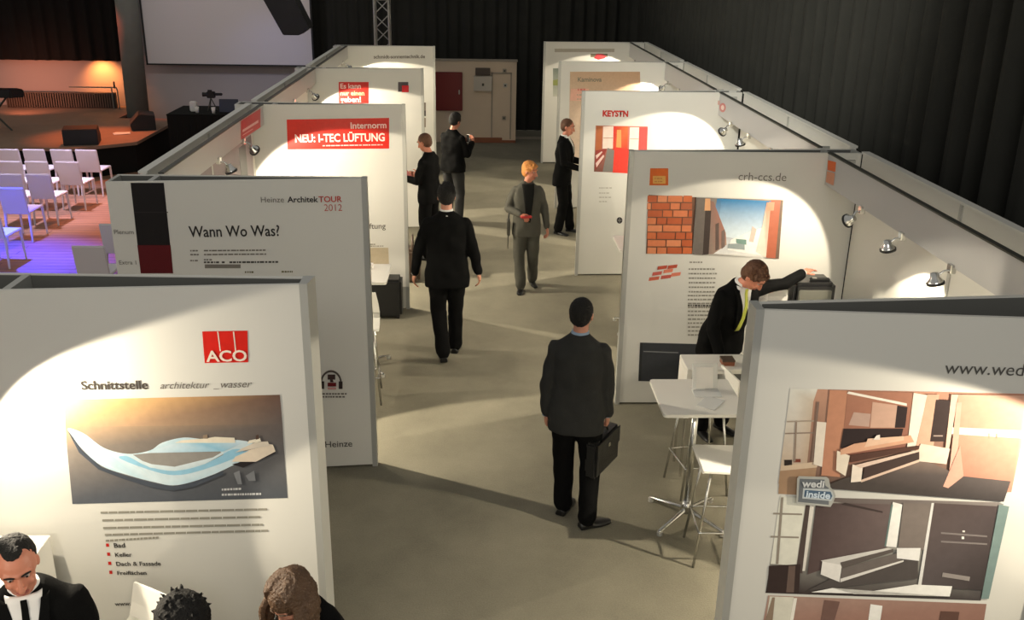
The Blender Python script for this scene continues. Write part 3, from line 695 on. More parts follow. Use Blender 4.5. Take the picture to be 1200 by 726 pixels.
# R1: bathroom photos
PW = (228,224,214); 
r1 = [([(933,567),(1175,586),(1200,470),(1200,461),(928,455)], [(120,96,84),(96,86,82),(150,110,94),(206,150,126),(196,150,126)]),
 ([(912,566),(943,569),(953,470),(958,455),(926,455)], [(196,168,140),(190,160,134),(206,190,170),(226,224,214),(226,224,214)]),
 ([(912,578),(952,580),(957,546),(914,550)], (172,140,112)), ([(914,551),(957,547),(960,540),(915,545)], (214,190,164)),
 ([(919,545),(928,544),(928,538),(919,538)], (52,44,42)), ([(930,541),(938,541),(938,537),(930,537)], (130,70,56)),
 # window bars
 ([(920,508),(954,507),(954,505.5),(920,506.5)], (150,132,118)), ([(930,540),(932,540),(934,492),(932,492)], (150,132,118)), ([(950,540),(953,540),(960,470),(957,470)], (132,110,98)), ([(922,494),(954,493),(954,491.5),(922,492.5)], (172,156,140)),
 ([(962,556),(984,558),(994,457),(972,456)], (196,140,112)), ([(953,543),(963,546),(968,494),(957,493)], (236,224,208)),
 # back wall of bathroom
 ([(984,545),(1060,526),(1072,459),(993,457)], [(160,110,92),(150,104,90),(176,124,102),(170,120,98)]),
 ([(994,497),(1018,499),(1020,484),(1000,482)], (190,160,146)), ([(1019,500),(1049,500),(1052,474),(1022,470)], (206,168,148)),
 ([(1048,500),(1060,500),(1063,476),(1051,474)], (58,48,48)), ([(992,460),(1062,474.5),(1062,471.5),(994,457.5)], (246,238,224)),
 ([(984,524),(1055,513),(1058,501),(988,501)], (56,46,46)),
 ([(1062,525),(1071,528),(1086,462),(1070,459)], (246,236,218)), ([(1071,530),(1092,532),(1100,461),(1086,461)], (226,180,154)),
 ([(1089,516),(1106,516),(1114,468),(1096,467)], (70,58,56)), ([(1093,510),(1104,510),(1104,508.5),(1093,508.5)], (180,160,150)),
 ([(1106,532),(1110,532),(1122,461),(1114,461)], (240,206,184)),
 ([(1112,568),(1184,575),(1200,500),(1200,462),(1122,461)], [(190,130,110),(200,140,120),(236,196,176),(226,176,152),(220,170,146)]),
 ([(1114,507),(1196,512),(1197,503),(1115,499)], (252,238,224)), ([(1110,562),(1118,566),(1126,470),(1120,470)], (228,180,160)),
 ([(1157,512),(1158.5,512),(1158.5,506),(1157,506)], (190,150,130)), ([(1166,512),(1167.5,512),(1167.5,506),(1166,506)], (190,150,130)),
 # floor
 ([(960,570),(1175,586),(1183,562),(1126,556),(1070,532),(1010,552),(985,560)], [(84,76,72),(70,66,66),(100,92,90),(96,88,86),(150,130,118),(96,86,82),(84,76,72)]),
 ([(1070,538),(1108,542),(1112,524),(1078,518)], (244,222,204)), ([(1104,568),(1110,570),(1128,556),(1124,520)], (224,170,150)),
 # vanity
 ([(979,549),(990,556),(995,532),(980,526)], (240,226,206)), ([(984,531),(1070,516),(1066,508),(1000,518),(984,525)], (222,172,142)), ([(1012,522),(1058,514),(1058,509),(1016,512)], (234,196,168)),
 ([(995,540),(1076,524),(1076,520),(996,531)], (92,66,58)), ([(996,563),(1008,562),(1010,545),(998,542)], (246,232,216)), ([(1010,560),(1076,537),(1076,527),(1012,545)], (80,66,62)),
 ([(1008,563),(1076,539),(1076,536),(1008,560)], (230,200,180)), ([(1008,546),(1076,527),(1076,524.5),(1000,543)], (232,206,188)),
 ([(1022,513),(1030,513),(1030,507),(1026,508)], (236,226,216))]
prints(fR1, R1, 'printed_photo', r1, 'warm toned bathroom photo with floating vanity')
r2 = [([(897,694),(1149,703),(1168,620),(1176,590),(1170,588),(952,582),(915,580)], [(60,48,48),(74,68,68),(120,118,116),(140,150,148),(140,132,128),(110,98,94),(220,218,206)]),
 ([(903,660),(936,662),(946,584),(914,582)], (228,226,212)), ([(906,602),(940,603),(940,601),(906,600)], (150,140,128)), ([(903,629),(936,630),(936,628),(903,627)], (150,140,128)), ([(909,660),(912,660),(918,582),(915,582)], (150,140,128)),
 ([(932,670),(940,671),(952,592),(944,591)], (86,74,70)), ([(940,668),(943,668),(954,592),(949,591)], (226,220,210)),
 ([(899,692),(936,694),(938,660),(901,662)], (62,50,48)), ([(921,693),(930,693),(932,662),(924,662)], (110,92,84)),
 ([(946,672),(1040,640),(1046,590),(956,588)], [(92,76,74),(108,96,94),(112,98,96),(84,70,68)]), ([(985,590),(1034,600),(1034,598),(990,588)], (70,60,58)),
 ([(1036,639),(1050,640),(1057,590),(1046,587)], (244,242,236)), ([(1036,639),(1038,639),(1046,590),(1044,590)], (110,130,126)),
 ([(1052,640),(1086,644),(1092,589),(1058,588)], (128,118,112)),
 ([(1078,686),(1151,690),(1168,592),(1092,588)], [(92,84,84),(66,60,60),(84,74,74),(96,84,82)]), ([(1075,685),(1079,685),(1094,588),(1091,588)], (226,224,220)),
 ([(1149,700),(1158,700),(1182,592),(1170,590)], (120,140,138)),
 ([(1102,624),(1156,628),(1156,626),(1102,622)], (130,122,120)), ([(1102,634),(1156,637),(1156,635),(1102,632)], (130,122,120)),
 ([(1127,622),(1130,622),(1130,620),(1127,620)], (226,222,214)), ([(1126,630),(1129,630),(1129,627),(1126,627)], (240,238,230)),
 ([(1103,674),(1135,679),(1136,674),(1104,669)], (150,142,138)),
 ([(946,690),(1075,676),(1075,655),(1040,650),(985,670)], (86,80,78)), ([(950,692),(1112,697),(1115,685),(1072,683),(1000,694),(975,687)], (246,244,238)),
 ([(961,655),(1040,640),(1046,642),(975,662)], (214,210,204)), ([(961,671),(983,680),(986,660),(963,656)], (236,232,226)), ([(986,664),(1046,645),(1046,641),(984,657)], (98,90,86)),
 ([(984,678),(1055,655),(1050,646),(986,664)], (112,104,100)), ([(984,680),(1058,656),(1058,654),(984,676)], (226,222,216)), ([(1050,652),(1076,655),(1078,640),(1050,640)], (238,236,232))]
prints(fR1, R1, 'printed_photo', r2, 'grey brown bathroom photo with a long white bench')
r3 = [([(893,735),(1150,745),(1156,707),(900,697)], [(170,130,116),(150,110,98),(150,116,104),(180,150,136)]), ([(896,735),(924,735),(930,699),(902,698)], (226,222,206)), ([(924,735),(928,735),(934,700),(930,700)], (246,240,228)),
 ([(1016,735),(1030,735),(1034,709),(1020,707)], (246,244,238)), ([(893,738),(904,738),(908,699),(905,699)], (150,130,112)), ([(960,735),(975,735),(984,704),(966,702)], (120,92,84)), ([(1098,740),(1120,740),(1124,716),(1102,715)], (100,74,66))]
prints(fR1, R1, 'printed_photo', r3, 'third bathroom photo cut by the lower frame edge')
em = [([(932,587),(972,591),(975,586),(978,578),(976,572),(972,568),(970,558),(967,556),(935,555),(933,558)], (176,176,170)), ([(934,585),(970,588.5),(970,569),(966,566),(965,559),(936,558)], (110,114,118)),
 ([(939,581),(973,584),(976,579),(974,573),(970,570),(940,569)], (190,196,198)), ([(941,579),(972,582),(974,578),(972,573),(942,571)], (86,108,130))]
e1 = prints(fR1, R1, 'emblem', em, 'grey shield emblem with a blue field', base=.022)
words(fR1, e1, 'wedi', (938,567), (964,568), (210,212,212), .03, off=.026)
words(fR1, e1, 'inside', (943,579), (971,581), (206,220,232), .03, off=.026)
words(fR1, R1, 'www.wedi.de', (1106,437), (1232,441), (84,82,78), .0)
# R2: brick photo panel
brk = [([(757,297),(811,297.5),(816,231),(760,228)], [(120,84,66)])]
rnd = random.Random(4); nr = 8
for r_ in range(nr):
    y0 = 229+r_*8.6; xo = -7 if r_ % 2 else 0; x = 759+xo
    while x < 812:
        wd = rnd.choice((12, 18, 22)); xa = max(x, 758.5+(0)); xb = min(x+wd-1.2, 811)
        if xb-xa > 2:
            c = rnd.choice(((206,110,66),(214,126,84),(190,96,58),(222,140,98),(176,96,64)))
            brk.append(([(xa-.4, y0+7.4),(xb-.4, y0+7.5),(xb, y0+.2),(xa, y0)], c))
        x += wd
phB = brk + [([(811,297),(909,302),(917,234),(816,231)], [(150,140,130),(236,236,230),(180,150,120),(110,110,112)]),
 ([(828,296),(900,300),(905,260),(908,235),(840,232)], [(226,226,224),(230,226,218),(190,214,228),(42,120,170),(40,112,160)]),
 ([(840,275),(880,282),(900,262),(905,236),(845,233)], [(216,230,236),(226,236,240),(160,206,230),(34,112,164),(36,116,168)]),
 ([(826,297),(835,297),(851,286),(850,272),(836,236),(826,232)], [(120,104,96),(150,130,118),(180,150,132),(170,120,104),(140,104,94),(120,100,92)]),
 ([(811,297),(823,298),(828,232),(816,231)], (112,104,98)), ([(823,298),(830,297),(833,246),(826,246)], (66,56,52)), ([(825,246),(832,246),(832,232),(826,232)], (214,160,116)),
 ([(838,293),(842,291),(842,260),(838,262)], (100,84,78)), ([(845,291),(849,288),(849,268),(845,270)], (120,104,98)),
 ([(852,292),(900,300),(905,262),(880,270),(856,280)], (244,242,236)), ([(852,290),(872,292),(872,284),(853,285)], (150,160,160)), ([(862,284),(874,286),(874,280),(862,279)], (120,150,140)),
 ([(877,282),(882,283),(886,268),(881,264)], (206,190,178)),
 ([(885,294),(897,301),(905,240),(898,236),(893,262)], [(232,220,206),(226,206,190),(206,150,120),(190,130,104),(226,206,190)]),
 ([(897,301),(911,302),(917,234),(903,234)], (170,96,72)), ([(898,246),(906,246),(907,236),(900,236)], (226,140,110)), ([(908,302),(912,302),(917,234),(914,234)], (112,92,78))]
prints(fR2, R2, 'printed_photo', phB, 'photo of a brick wall beside a courtyard under blue sky')
lo = prints(fR2, R2, 'logo', [([(761,217),(783,217),(783,197),(762,197)], (226,104,24)), ([(765,215),(780,215),(780,206),(765,206)], (232,176,90))], 'orange square logo')
greek(fR2, lo, [(767,209,778,209),(767,212.5,778,212.5)], (206,130,60), 1.4)
words(fR2, R2, 'crh-ccs.de', (865,211), (921,212), (118,114,106), .0)
bp = []
for x, y, w_ in ((760,325,12),(774,323,12),(786,320,11),(764,319,11),(777,316,11),(770,312,11),(782,311,11)): bp.append(([(x,y+4),(x+w_,y+2.4),(x+w_+1,y-1.6),(x+1,y-.2)], rnd.choice(((206,104,80),(190,84,62),(222,130,104),(200,96,84)))))
prints(fR2, R2, 'brick_pile_picture', bp, 'small picture of a pile of red bricks')
greek(fR2, R2, [(808,307,823,307)]+[(807,315+i*5.3,840,315+i*5.3) for i in range(6)]+[(806,346+i*4.6,858,346+i*4.6) for i in range(11)], (148,144,134), 1.7, seed=6)
greek(fR2, R2, [(806,357.5,846,358)], (84,80,74), 2.0, seed=9)
prints(fR2, R2, 'dark_box', [([(748,446),(862,450),(866,404),(750,401)], (62,64,68)), ([(754,412),(795,413.5),(795,412.3),(754,410.8)], (130,132,134)), ([(748,446),(751,446),(753,401.2),(750,401)], (50,52,54))], 'dark grey printed box')
# R3
words(fR3, R3, 'KEYSTN', (706,136), (736,136.5), (196,44,34), .05, hs=1.1)
prints(fR3, R3, 'printed_photo', [([(696,201),(757,203),(759,148),(698,147)], [(120,84,72),(214,60,50),(226,120,110),(190,130,110)]),
  ([(698,176),(705,176),(706,148),(699,147)], (176,100,60)), ([(706,174),(719,174),(720,148),(707,148)], (236,214,200)), ([(718,180),(735,182),(736,148),(719,148)], [(216,70,56),(206,50,44),(222,120,70),(206,40,40)]),
  ([(722,174),(728,174),(728,152),(723,152)], (232,160,96)), ([(737,176),(748,177),(749,149),(738,149)], (240,226,216)), ([(748,176),(758,177),(759,149),(749,149)], (212,84,80)),
  ([(706,201),(718,201),(720,176),(712,173)], (130,124,118)), ([(718,202),(740,203),(736,174),(720,172)], (226,66,54)), ([(697,200),(706,188),(711,174),(698,176)], (150,60,54)), ([(699,196),(708,183),(707,181),(698,191)], (230,200,190)), ([(699,186),(706,178),(705,177),(698,182)], (230,200,190)),
  ([(740,203),(757,203),(758,178),(738,176)], (236,120,110)), ([(707,162),(719,162),(719,161),(707,161)], (190,150,130)), ([(738,163),(748,163),(748,162),(738,162)], (200,170,150))], 'photo of a hallway with red curtains and red floor')
greek(fR3, R3, [(702,220,718,220),(702,226,714,226),(702,231,716,231),(702,236,712,236)], (178,174,162), 1.2, seed=4)
dk = [(726+3.4*_m.cos(a), 258+3.8*_m.sin(a)) for a in [2*_m.pi*k/18 for k in range(18)]]
prints(fR3, R3, 'round_mark', [(dk[::-1], (34,30,32)), ([(725.5,261),(726.5,261),(726.5,255),(725.5,255)], (110,110,110)), ([(723.5,258.5),(728.5,258.5),(728.5,257.5),(723.5,257.5)], (110,110,110))], 'small dark round mark with a cross')
# R4
prints(fR4, R4, 'poster', [([(666,200),(752,200),(750,84),(668,84)], [(226,206,186),(222,200,176),(176,142,112),(190,160,132)]), ([(668,118),(690,118),(690,104),(669,104)], (222,170,150))], 'large beige poster')
words(fR4, R4, 'Kaminova', (677,95.5), (705,95.5), (110,110,92), .02)
greek(fR4, R4, [(677,105,686,105)], (206,110,100), 2.4); greek(fR4, R4, [(676,111,684,111),(676,116,684,116)], (178,160,140), 1.6)
# R5
prints(fR5, R5, 'logo', [([(692,67),(712,67),(712,63),(692,63)], (120,110,90)), ([(696,68),(701,70),(708,68.5),(711,66),(706,63),(699,63)], (176,44,52))], 'small dark red oval logo')
prints(fR5, R5, 'poster', [([(648,113),(658,113),(658,80),(648,80)], [(190,190,176),(190,190,176),(104,116,106),(112,120,112)]), ([(648,100),(658,100),(658,92),(648,94)], (140,146,84))], 'narrow landscape poster')
prints(fR5, R5, 'grey_band', [([(650,61),(720,61),(720,57),(650,57)], (176,168,154))])
# magenta grey poster on left booth back wall
pw = thing('wall_poster', 'mauve grey poster on the back wall beside the red banner panel', 'poster', (-2.535, 9.7, 0))
MB().box(-.003, .003, -1.1, 1.1, .9, 2.2).build('poster_sheet', mat('mauve_print', (.22,.17,.18), .5), pw)
MB().box(.003, .005, .5, .8, 1.7, 2.15).build('dark_motif', inkmat((30,26,28)), pw)

# ================================================================== FURNITURE
def make_table(label, loc, rz=0, clamp_red=False):
    t = thing('bistro_table', label, 'table', loc, rz)
    b = MB(); n = []; s_ = .305; r_ = .03
    for cx, cy, a0 in ((s_-r_,s_-r_,0),(-s_+r_,s_-r_,90),(-s_+r_,-s_+r_,180),(s_-r_,-s_+r_,270)):
        for k in range(5): a = R(a0+k*22.5); n.append((cx+r_*math.cos(a), cy+r_*math.sin(a)))
    b.prism(n, 1.03, 1.055).build('tabletop', M['white'], t)
    MB().tube([(0,0,.10),(0,0,1.03)], .025, 14, caps=False).build('column', M['chrome'], t, smooth=True)
    MB().lathe([(.11,1.015),(.11,1.03)], n=20).build('top_plate', M['chrome'], t)
    MB().lathe([(.045,.06),(.05,.12),(.03,.16)], n=16).build('hub', M['chrome'], t, smooth=True)
    for k in range(4):
        a = R(45+90*k-2); e = (.34*math.cos(a), .34*math.sin(a))
        lg = MB().tube([(0,0,.09),(e[0],e[1],.035)], [.022,.016], 10, flat=.7).build('foot', M['chrome'], t, smooth=True)
        MB().lathe([(.022,0),(.022,.03)], (e[0],e[1],0), n=12).build('glide', M['grey'], lg)
    return t
make_table('square white bistro table in front of the brick photo booth', (1.655, 6.36, 0), R(0))
def make_stool(label, loc, rz):
    t = thing('bar_stool', label, 'stool', loc, rz)
    # curved one-piece seat shell, front +Y
    prof = [(.20,.775,.19),(.19,.79,.195),(.0,.785,.20),(-.14,.785,.20),(-.185,.82,.20),(-.20,.90,.19),(-.21,1.02,.165)]
    b = MB(); th = .014; 
    for i in range(len(prof)-1):
        (y0,z0,w0),(y1,z1,w1) = prof[i], prof[i+1]
        d = Vector((0,y1-y0,z1-z0)).normalized(); nn = Vector((0,-d.z,d.y))*(-1)*th
        q = [Vector((-w0,y0,z0)),Vector((w0,y0,z0)),Vector((w1,y1,z1)),Vector((-w1,y1,z1))]
        b.add(q+[v-nn for v in q], [(0,1,2,3),(7,6,5,4),(0,4,5,1),(1,5,6,2),(2,6,7,3),(3,7,4,0)])
    n1 = 4*8; sb = MB(); sb.v = b.v[:n1]; sb.f = b.f[:24]; sb.m = b.m[:24]
    sb.build('seat', M['white'], t, smooth=False)
    bk = MB(); bk.v = b.v[24:]; bk.f = [tuple(i-24 for i in f) for f in b.f[18:]]; bk.m = b.m[18:]
    bk.build('backrest', M['white'], t)
    for x in (-1,1):
        for y in (-1,1):
            MB().tube([(x*.13,y*.12,.775),(x*.19,y*.20,.0)], .010, 8, caps=False).build('leg', M['chrome'], t, smooth=True)
    f = MB(); k = .178
    f.tube([(-k,k,.28),(k,k,.28)], .008, 8).tube([(-k,-k,.28),(k,-k,.28)], .008, 8).tube([(-k,-k,.28),(-k,k,.28)], .008, 8).tube([(k,-k,.28),(k,k,.28)], .008, 8)
    f.build('footrest', M['chrome'], t, smooth=True)
    return t
make_stool('white bar stool behind the bistro table at the brick photo booth', (1.83, 6.83, 0), R(100))
make_stool('white bar stool in front of the bistro table, beside the bathroom panel', (1.78, 5.90, 0), R(88))
t = thing('brochure_holder', 'clear holder with leaflets on the bistro table at the brick photo booth', 'brochure holder', (1.74, 6.42, 1.055))
b = MB(); b.box(-.10, .10, -.008, .0, 0, .20); b.xf(Matrix.Translation((0,.06,0))@Matrix.Rotation(R(-18),4,'X')@Matrix.Rotation(R(8),4,'Z')); b.build('back_plate', M['acrylic'], t)
MB().box(-.10, .10, -.08, .07, 0, .006).build('base', M['acrylic'], t)
b = MB(); b.box(-.085, .06, -.018, -.009, .01, .17); b.xf(Matrix.Translation((0,.06,0))@Matrix.Rotation(R(-18),4,'X')); b.build('leaflets', M['paper'], t)
t = thing('loose_leaflet', 'loose white leaflet on the bistro table in front of the holder', 'leaflet', (1.73, 6.24, 1.056))
MB().box(-.07,.07,-.10,.10,0,.004).xf(Matrix.Rotation(R(-35),4,'Z')).build('leaflet_sheet', M['acrylic'], t)

# white counter with open shelf behind the table
t = thing('info_counter', 'white open-fronted counter in the brick photo booth', 'counter', (2.28, 7.13, 0))
MB().box(-.56, .56, -.16, .16, .96, 1.0).build('countertop', M['white'], t, bevel=.004)
MB().box(-.56, -.52, -.155, .155, .56, .96).build('side_panel', M['white'], t)
MB().box(.52, .56, -.155, .155, .56, .96).build('side_panel', M['white'], t)
MB().box(-.52, .52, .12, .14, .58, .96).build('back_panel', M['inner_shade'], t)  # dark colour paints the shade inside the open counter
for x in (-.54, .54):
    for y in (-.13, .13): MB().tube([(x,y,0),(x,y,.56)], .012, 8, caps=False).build('leg', M['chrome'], t)
MB().box(-.52, .52, -.14, .12, .56, .58).build('shelf', M['white'], t)
t = thing('card_box', 'small brown and red box on the white open-fronted counter', 'box', (2.07, 7.09, 1.0))
MB().box(-.05,.05,-.05,.05,0,.045).build('box_body', M['wood_red'], t, bevel=.004); MB().box(-.052,.052,-.052,.052,.035,.05).build('box_lid', M['brownbag'], t)
# media pedestal + monitor
t = thing('media_pedestal', 'white pedestal carrying the boxy monitor near the brick photo', 'pedestal', (2.98, 8.08, 0))
MB().box(-.44, .34, -.22, .22, 0, .98).build('pedestal_body', M['white'], t, bevel=.005)
MB().box(-.45, .35, -.225, .225, .98, 1.0).build('pedestal_top', M['white'], t, bevel=.003)
t = thing('television', 'boxy dark framed monitor under the reaching man\'s hand', 'television', (3.03, 8.06, 1.0))
MB().box(-.18, .20, -.15, .15, 0, .42).build('casing', M['black_gloss'], t, bevel=.03)
MB().box(-.14, .16, -.162, -.145, .05, .36).build('screen', M['tvscreen'], t, bevel=.008)
t = thing('leaflet_stack', 'stack of pale leaflets left of the boxy monitor', 'leaflets', (2.71, 8.05, 1.0))
b = MB()
for i in range(7): b.box(-.09+.003*(i%2), .09+.003*(i%2), -.12, .12, i*.05, i*.05+.046)
b.build('paper_stack', M['paper'], t)
t = thing('remote_control', 'black remote control on top of the boxy monitor', 'remote control', (3.10, 8.0, 1.422))
MB().box(-.09,.09,-.022,.022,0,.02).build('remote_body', M['black'], t, bevel=.006)
MB().box(-.07,-.03,-.012,.012,.02,.023).build('button', M['grey'], t)
# corner cabinet right foreground / left foreground counter
t = thing('booth_cabinet', 'grey-green cabinet at the lower right frame edge', 'cabinet', (3.24, 3.85, 0))
MB().box(-.24, .24, -.28, .28, 0, .93).build('cabinet_body', mat('olive_grey_laminate', (.26,.26,.21), .5), t)
MB().box(-.25, .25, -.29, .285, .93, .96).build('cabinet_top', M['white'], t, bevel=.003)
MB().box(-.252, -.24, -.25, -.01, .08, .88).build('door', mat('olive_grey_laminate', (.26,.26,.21), .5), t)
t = thing('booth_counter', 'white counter against the harbour photo panel at lower left', 'counter', (-2.62, 4.235, 0))
MB().box(-.30, .30, -.27, .27, 0, 1.08).build('counter_body', M['white'], t)
MB().box(-.305, .305, -.275, .275, 1.08, 1.11).build('countertop', M['white'], t, bevel=.003)
t = thing('loose_leaflet', 'white folded leaflet on the counter behind the seated man', 'leaflet', (-2.46, 4.25, 1.111))
MB().box(-.07,.07,-.1,.1,0,.012).xf(Matrix.Rotation(R(30),4,'Z')).build('leaflet_sheet', M['paper'], t)
# left booth table, case
make_table('white bistro table behind the right end of the Wann Wo Was panel', (-1.19, 9.28, 0), 0)
make_stool('white bar stool beside the bistro table behind the Wann Wo Was panel', (-1.12, 8.55, 0), R(185))
t = thing('leaflet_stack', 'small white leaflets on the table behind the Wann Wo Was panel', 'leaflets', (-1.14, 9.42, 1.055))
MB().box(-.08,.08,-.05,.05,0,.05).build('paper_stack', M['paper'], t)
t = thing('black_case', 'black trolley case standing against the red banner panel', 'suitcase', (-1.06, 10.82, 0))
MB().box(-.22, .18, -.13, .13, .03, .50).build('case_body', M['leather'], t, bevel=.03)
MB().box(-.06, .02, -.015, .015, .50, .54).build('handle', M['black'], t, bevel=.005)
for x in (-.17,.13): MB().lathe([(.03,-.015),(.03,.015)], (x,-.08,.03), Matrix.Rotation(R(90),3,'Y'), 12).build('wheel', M['black'], t)
# table of booth R2-R3
make_table('white bistro table half hidden behind the brick photo panel', (1.92, 10.43, 0), 0)
t = thing('loose_leaflet', 'reddish leaflet at the edge of the half hidden bistro table', 'leaflet', (1.78, 10.44, 1.056))
MB().box(-.05,.05,-.09,.09,0,.006).build('leaflet_sheet', mat('salmon_print', (.5,.16,.12), .5), t)
# booth L3-L4: white shelf, brown bag
t = thing('info_counter', 'white counter behind the red banner panel beside the man with the leaflet', 'counter', (-1.12, 12.4, 0))
MB().box(-.3, .16, -.25, .25, 0, .98).build('counter_body', M['white'], t); MB().box(-.32, .18, -.27, .27, .98, 1.01).build('countertop', M['white'], t, bevel=.003)
t = thing('shoulder_bag', 'brown leather bag hanging beside the counter behind the red banner panel', 'bag', (-.84, 12.2, .0))
MB().box(-.10, .10, -.14, .14, .0, .46).build('bag_body', M['brownbag'], t, bevel=.04)
MB().tube([(0,-.1,.44),(0,-.06,.62),(0,.06,.62),(0,.1,.44)], .012, 8).build('strap', M['brownbag'], t, smooth=True)
MB().box(-.105, -.09, -.1, .1, .22, .42).build('flap', M['brownbag'], t, bevel=.004)
# booth R3-R4 counter
t = thing('info_counter', 'white counter beside the man in black suit and white shirt', 'counter', (2.02, 14.9, 0))
MB().box(-.34, .4, -.25, .25, 0, .96).build('counter_body', M['white'], t); MB().box(-.36, .42, -.27, .27, .96, .99).build('countertop', M['white'], t, bevel=.003)

# ================================================================== PEOPLE
def sup(w_, d_, yc, z, n=36, e=2.4):
    out = []
    for k in range(n):
        a = 2*math.pi*k/n; c, s_ = math.cos(a), math.sin(a)
        out.append(Vector((w_*math.copysign(abs(c)**(2/e), c), yc+d_*math.copysign(abs(s_)**(2/e), s_), z)))
    return out
TORSO = [(.93,.155,.105,-.005),(1.02,.15,.10,0),(1.12,.145,.10,.005),(1.25,.16,.105,.005),(1.36,.155,.095,0),(1.42,.13,.075,-.01),(1.465,.085,.055,-.015),(1.50,.06,.055,-.012)]
JACKET = [(.765,.205,.135,-.01),(.80,.207,.138,-.01),(.92,.198,.136,-.005),(1.02,.186,.125,0),(1.12,.18,.12,.004),(1.25,.192,.128,.004),(1.36,.195,.118,0),(1.42,.180,.098,-.008),(1.462,.125,.074,-.012),(1.50,.080,.068,-.014),(1.518,.066,.060,-.016)]
def prof(tab, z):
    if z <= tab[0][0]: return tab[0][1:]
    for a, b in zip(tab, tab[1:]):
        if z <= b[0]:
            t = (z-a[0])/(b[0]-a[0]); return tuple(a[i]+(b[i]-a[i])*t for i in (1,2,3))
    return tab[-1][1:]
def hand(mb, wrist, d, palm, sgn, curl=.35, thumb_out=1.0, s=1.0):
    """palm, four fingers of different lengths, and a thumb from the side near the wrist"""
    d = d.normalized(); palm = (palm - d*palm.dot(d)).normalized(); side = d.cross(palm)*sgn   # towards the thumb
    pc = wrist + d*.045*s
    Mx = Matrix((side, palm, d)).transposed()
    mb.ell(pc, (.041*s, .017*s, .055*s), Mx, 14, 10)
    mb.ell(wrist+d*.01, (.028*s,.021*s,.035*s), Mx, 12, 8)
    for i, (o, ln) in enumerate(((.030,.078),(.011,.088),(-.009,.082),(-.028,.064))):
        p = wrist + d*.085*s + side*o*s; dd = (d + side*o*1.5).normalized(); pts = [p - d*.02*s, p]; c = curl*(1+.15*i)
        for k, fr in enumerate((.45,.30,.25)):
            q = Matrix.Rotation(-c if True else c, 3, dd.cross(palm).normalized()); 
            dd = (dd*math.cos(c) + palm*math.sin(c)).normalized(); palm2 = palm
            pts.append(pts[-1]+dd*ln*fr*s)
        mb.tube(pts, [.0098*s,.0095*s,.0088*s,.008*s,.0072*s], 8)
    tb = wrist + d*.025*s + side*.03*s
    t1 = tb + (d*.55+side*.62*thumb_out+palm*.3).normalized()*.04*s; t2 = t1 + (d*.85+side*.2*thumb_out+palm*.35).normalized()*.032*s
    mb.tube([tb-side*.012*s, t1, t2], [.0125*s,.0105*s,.0085*s], 8)
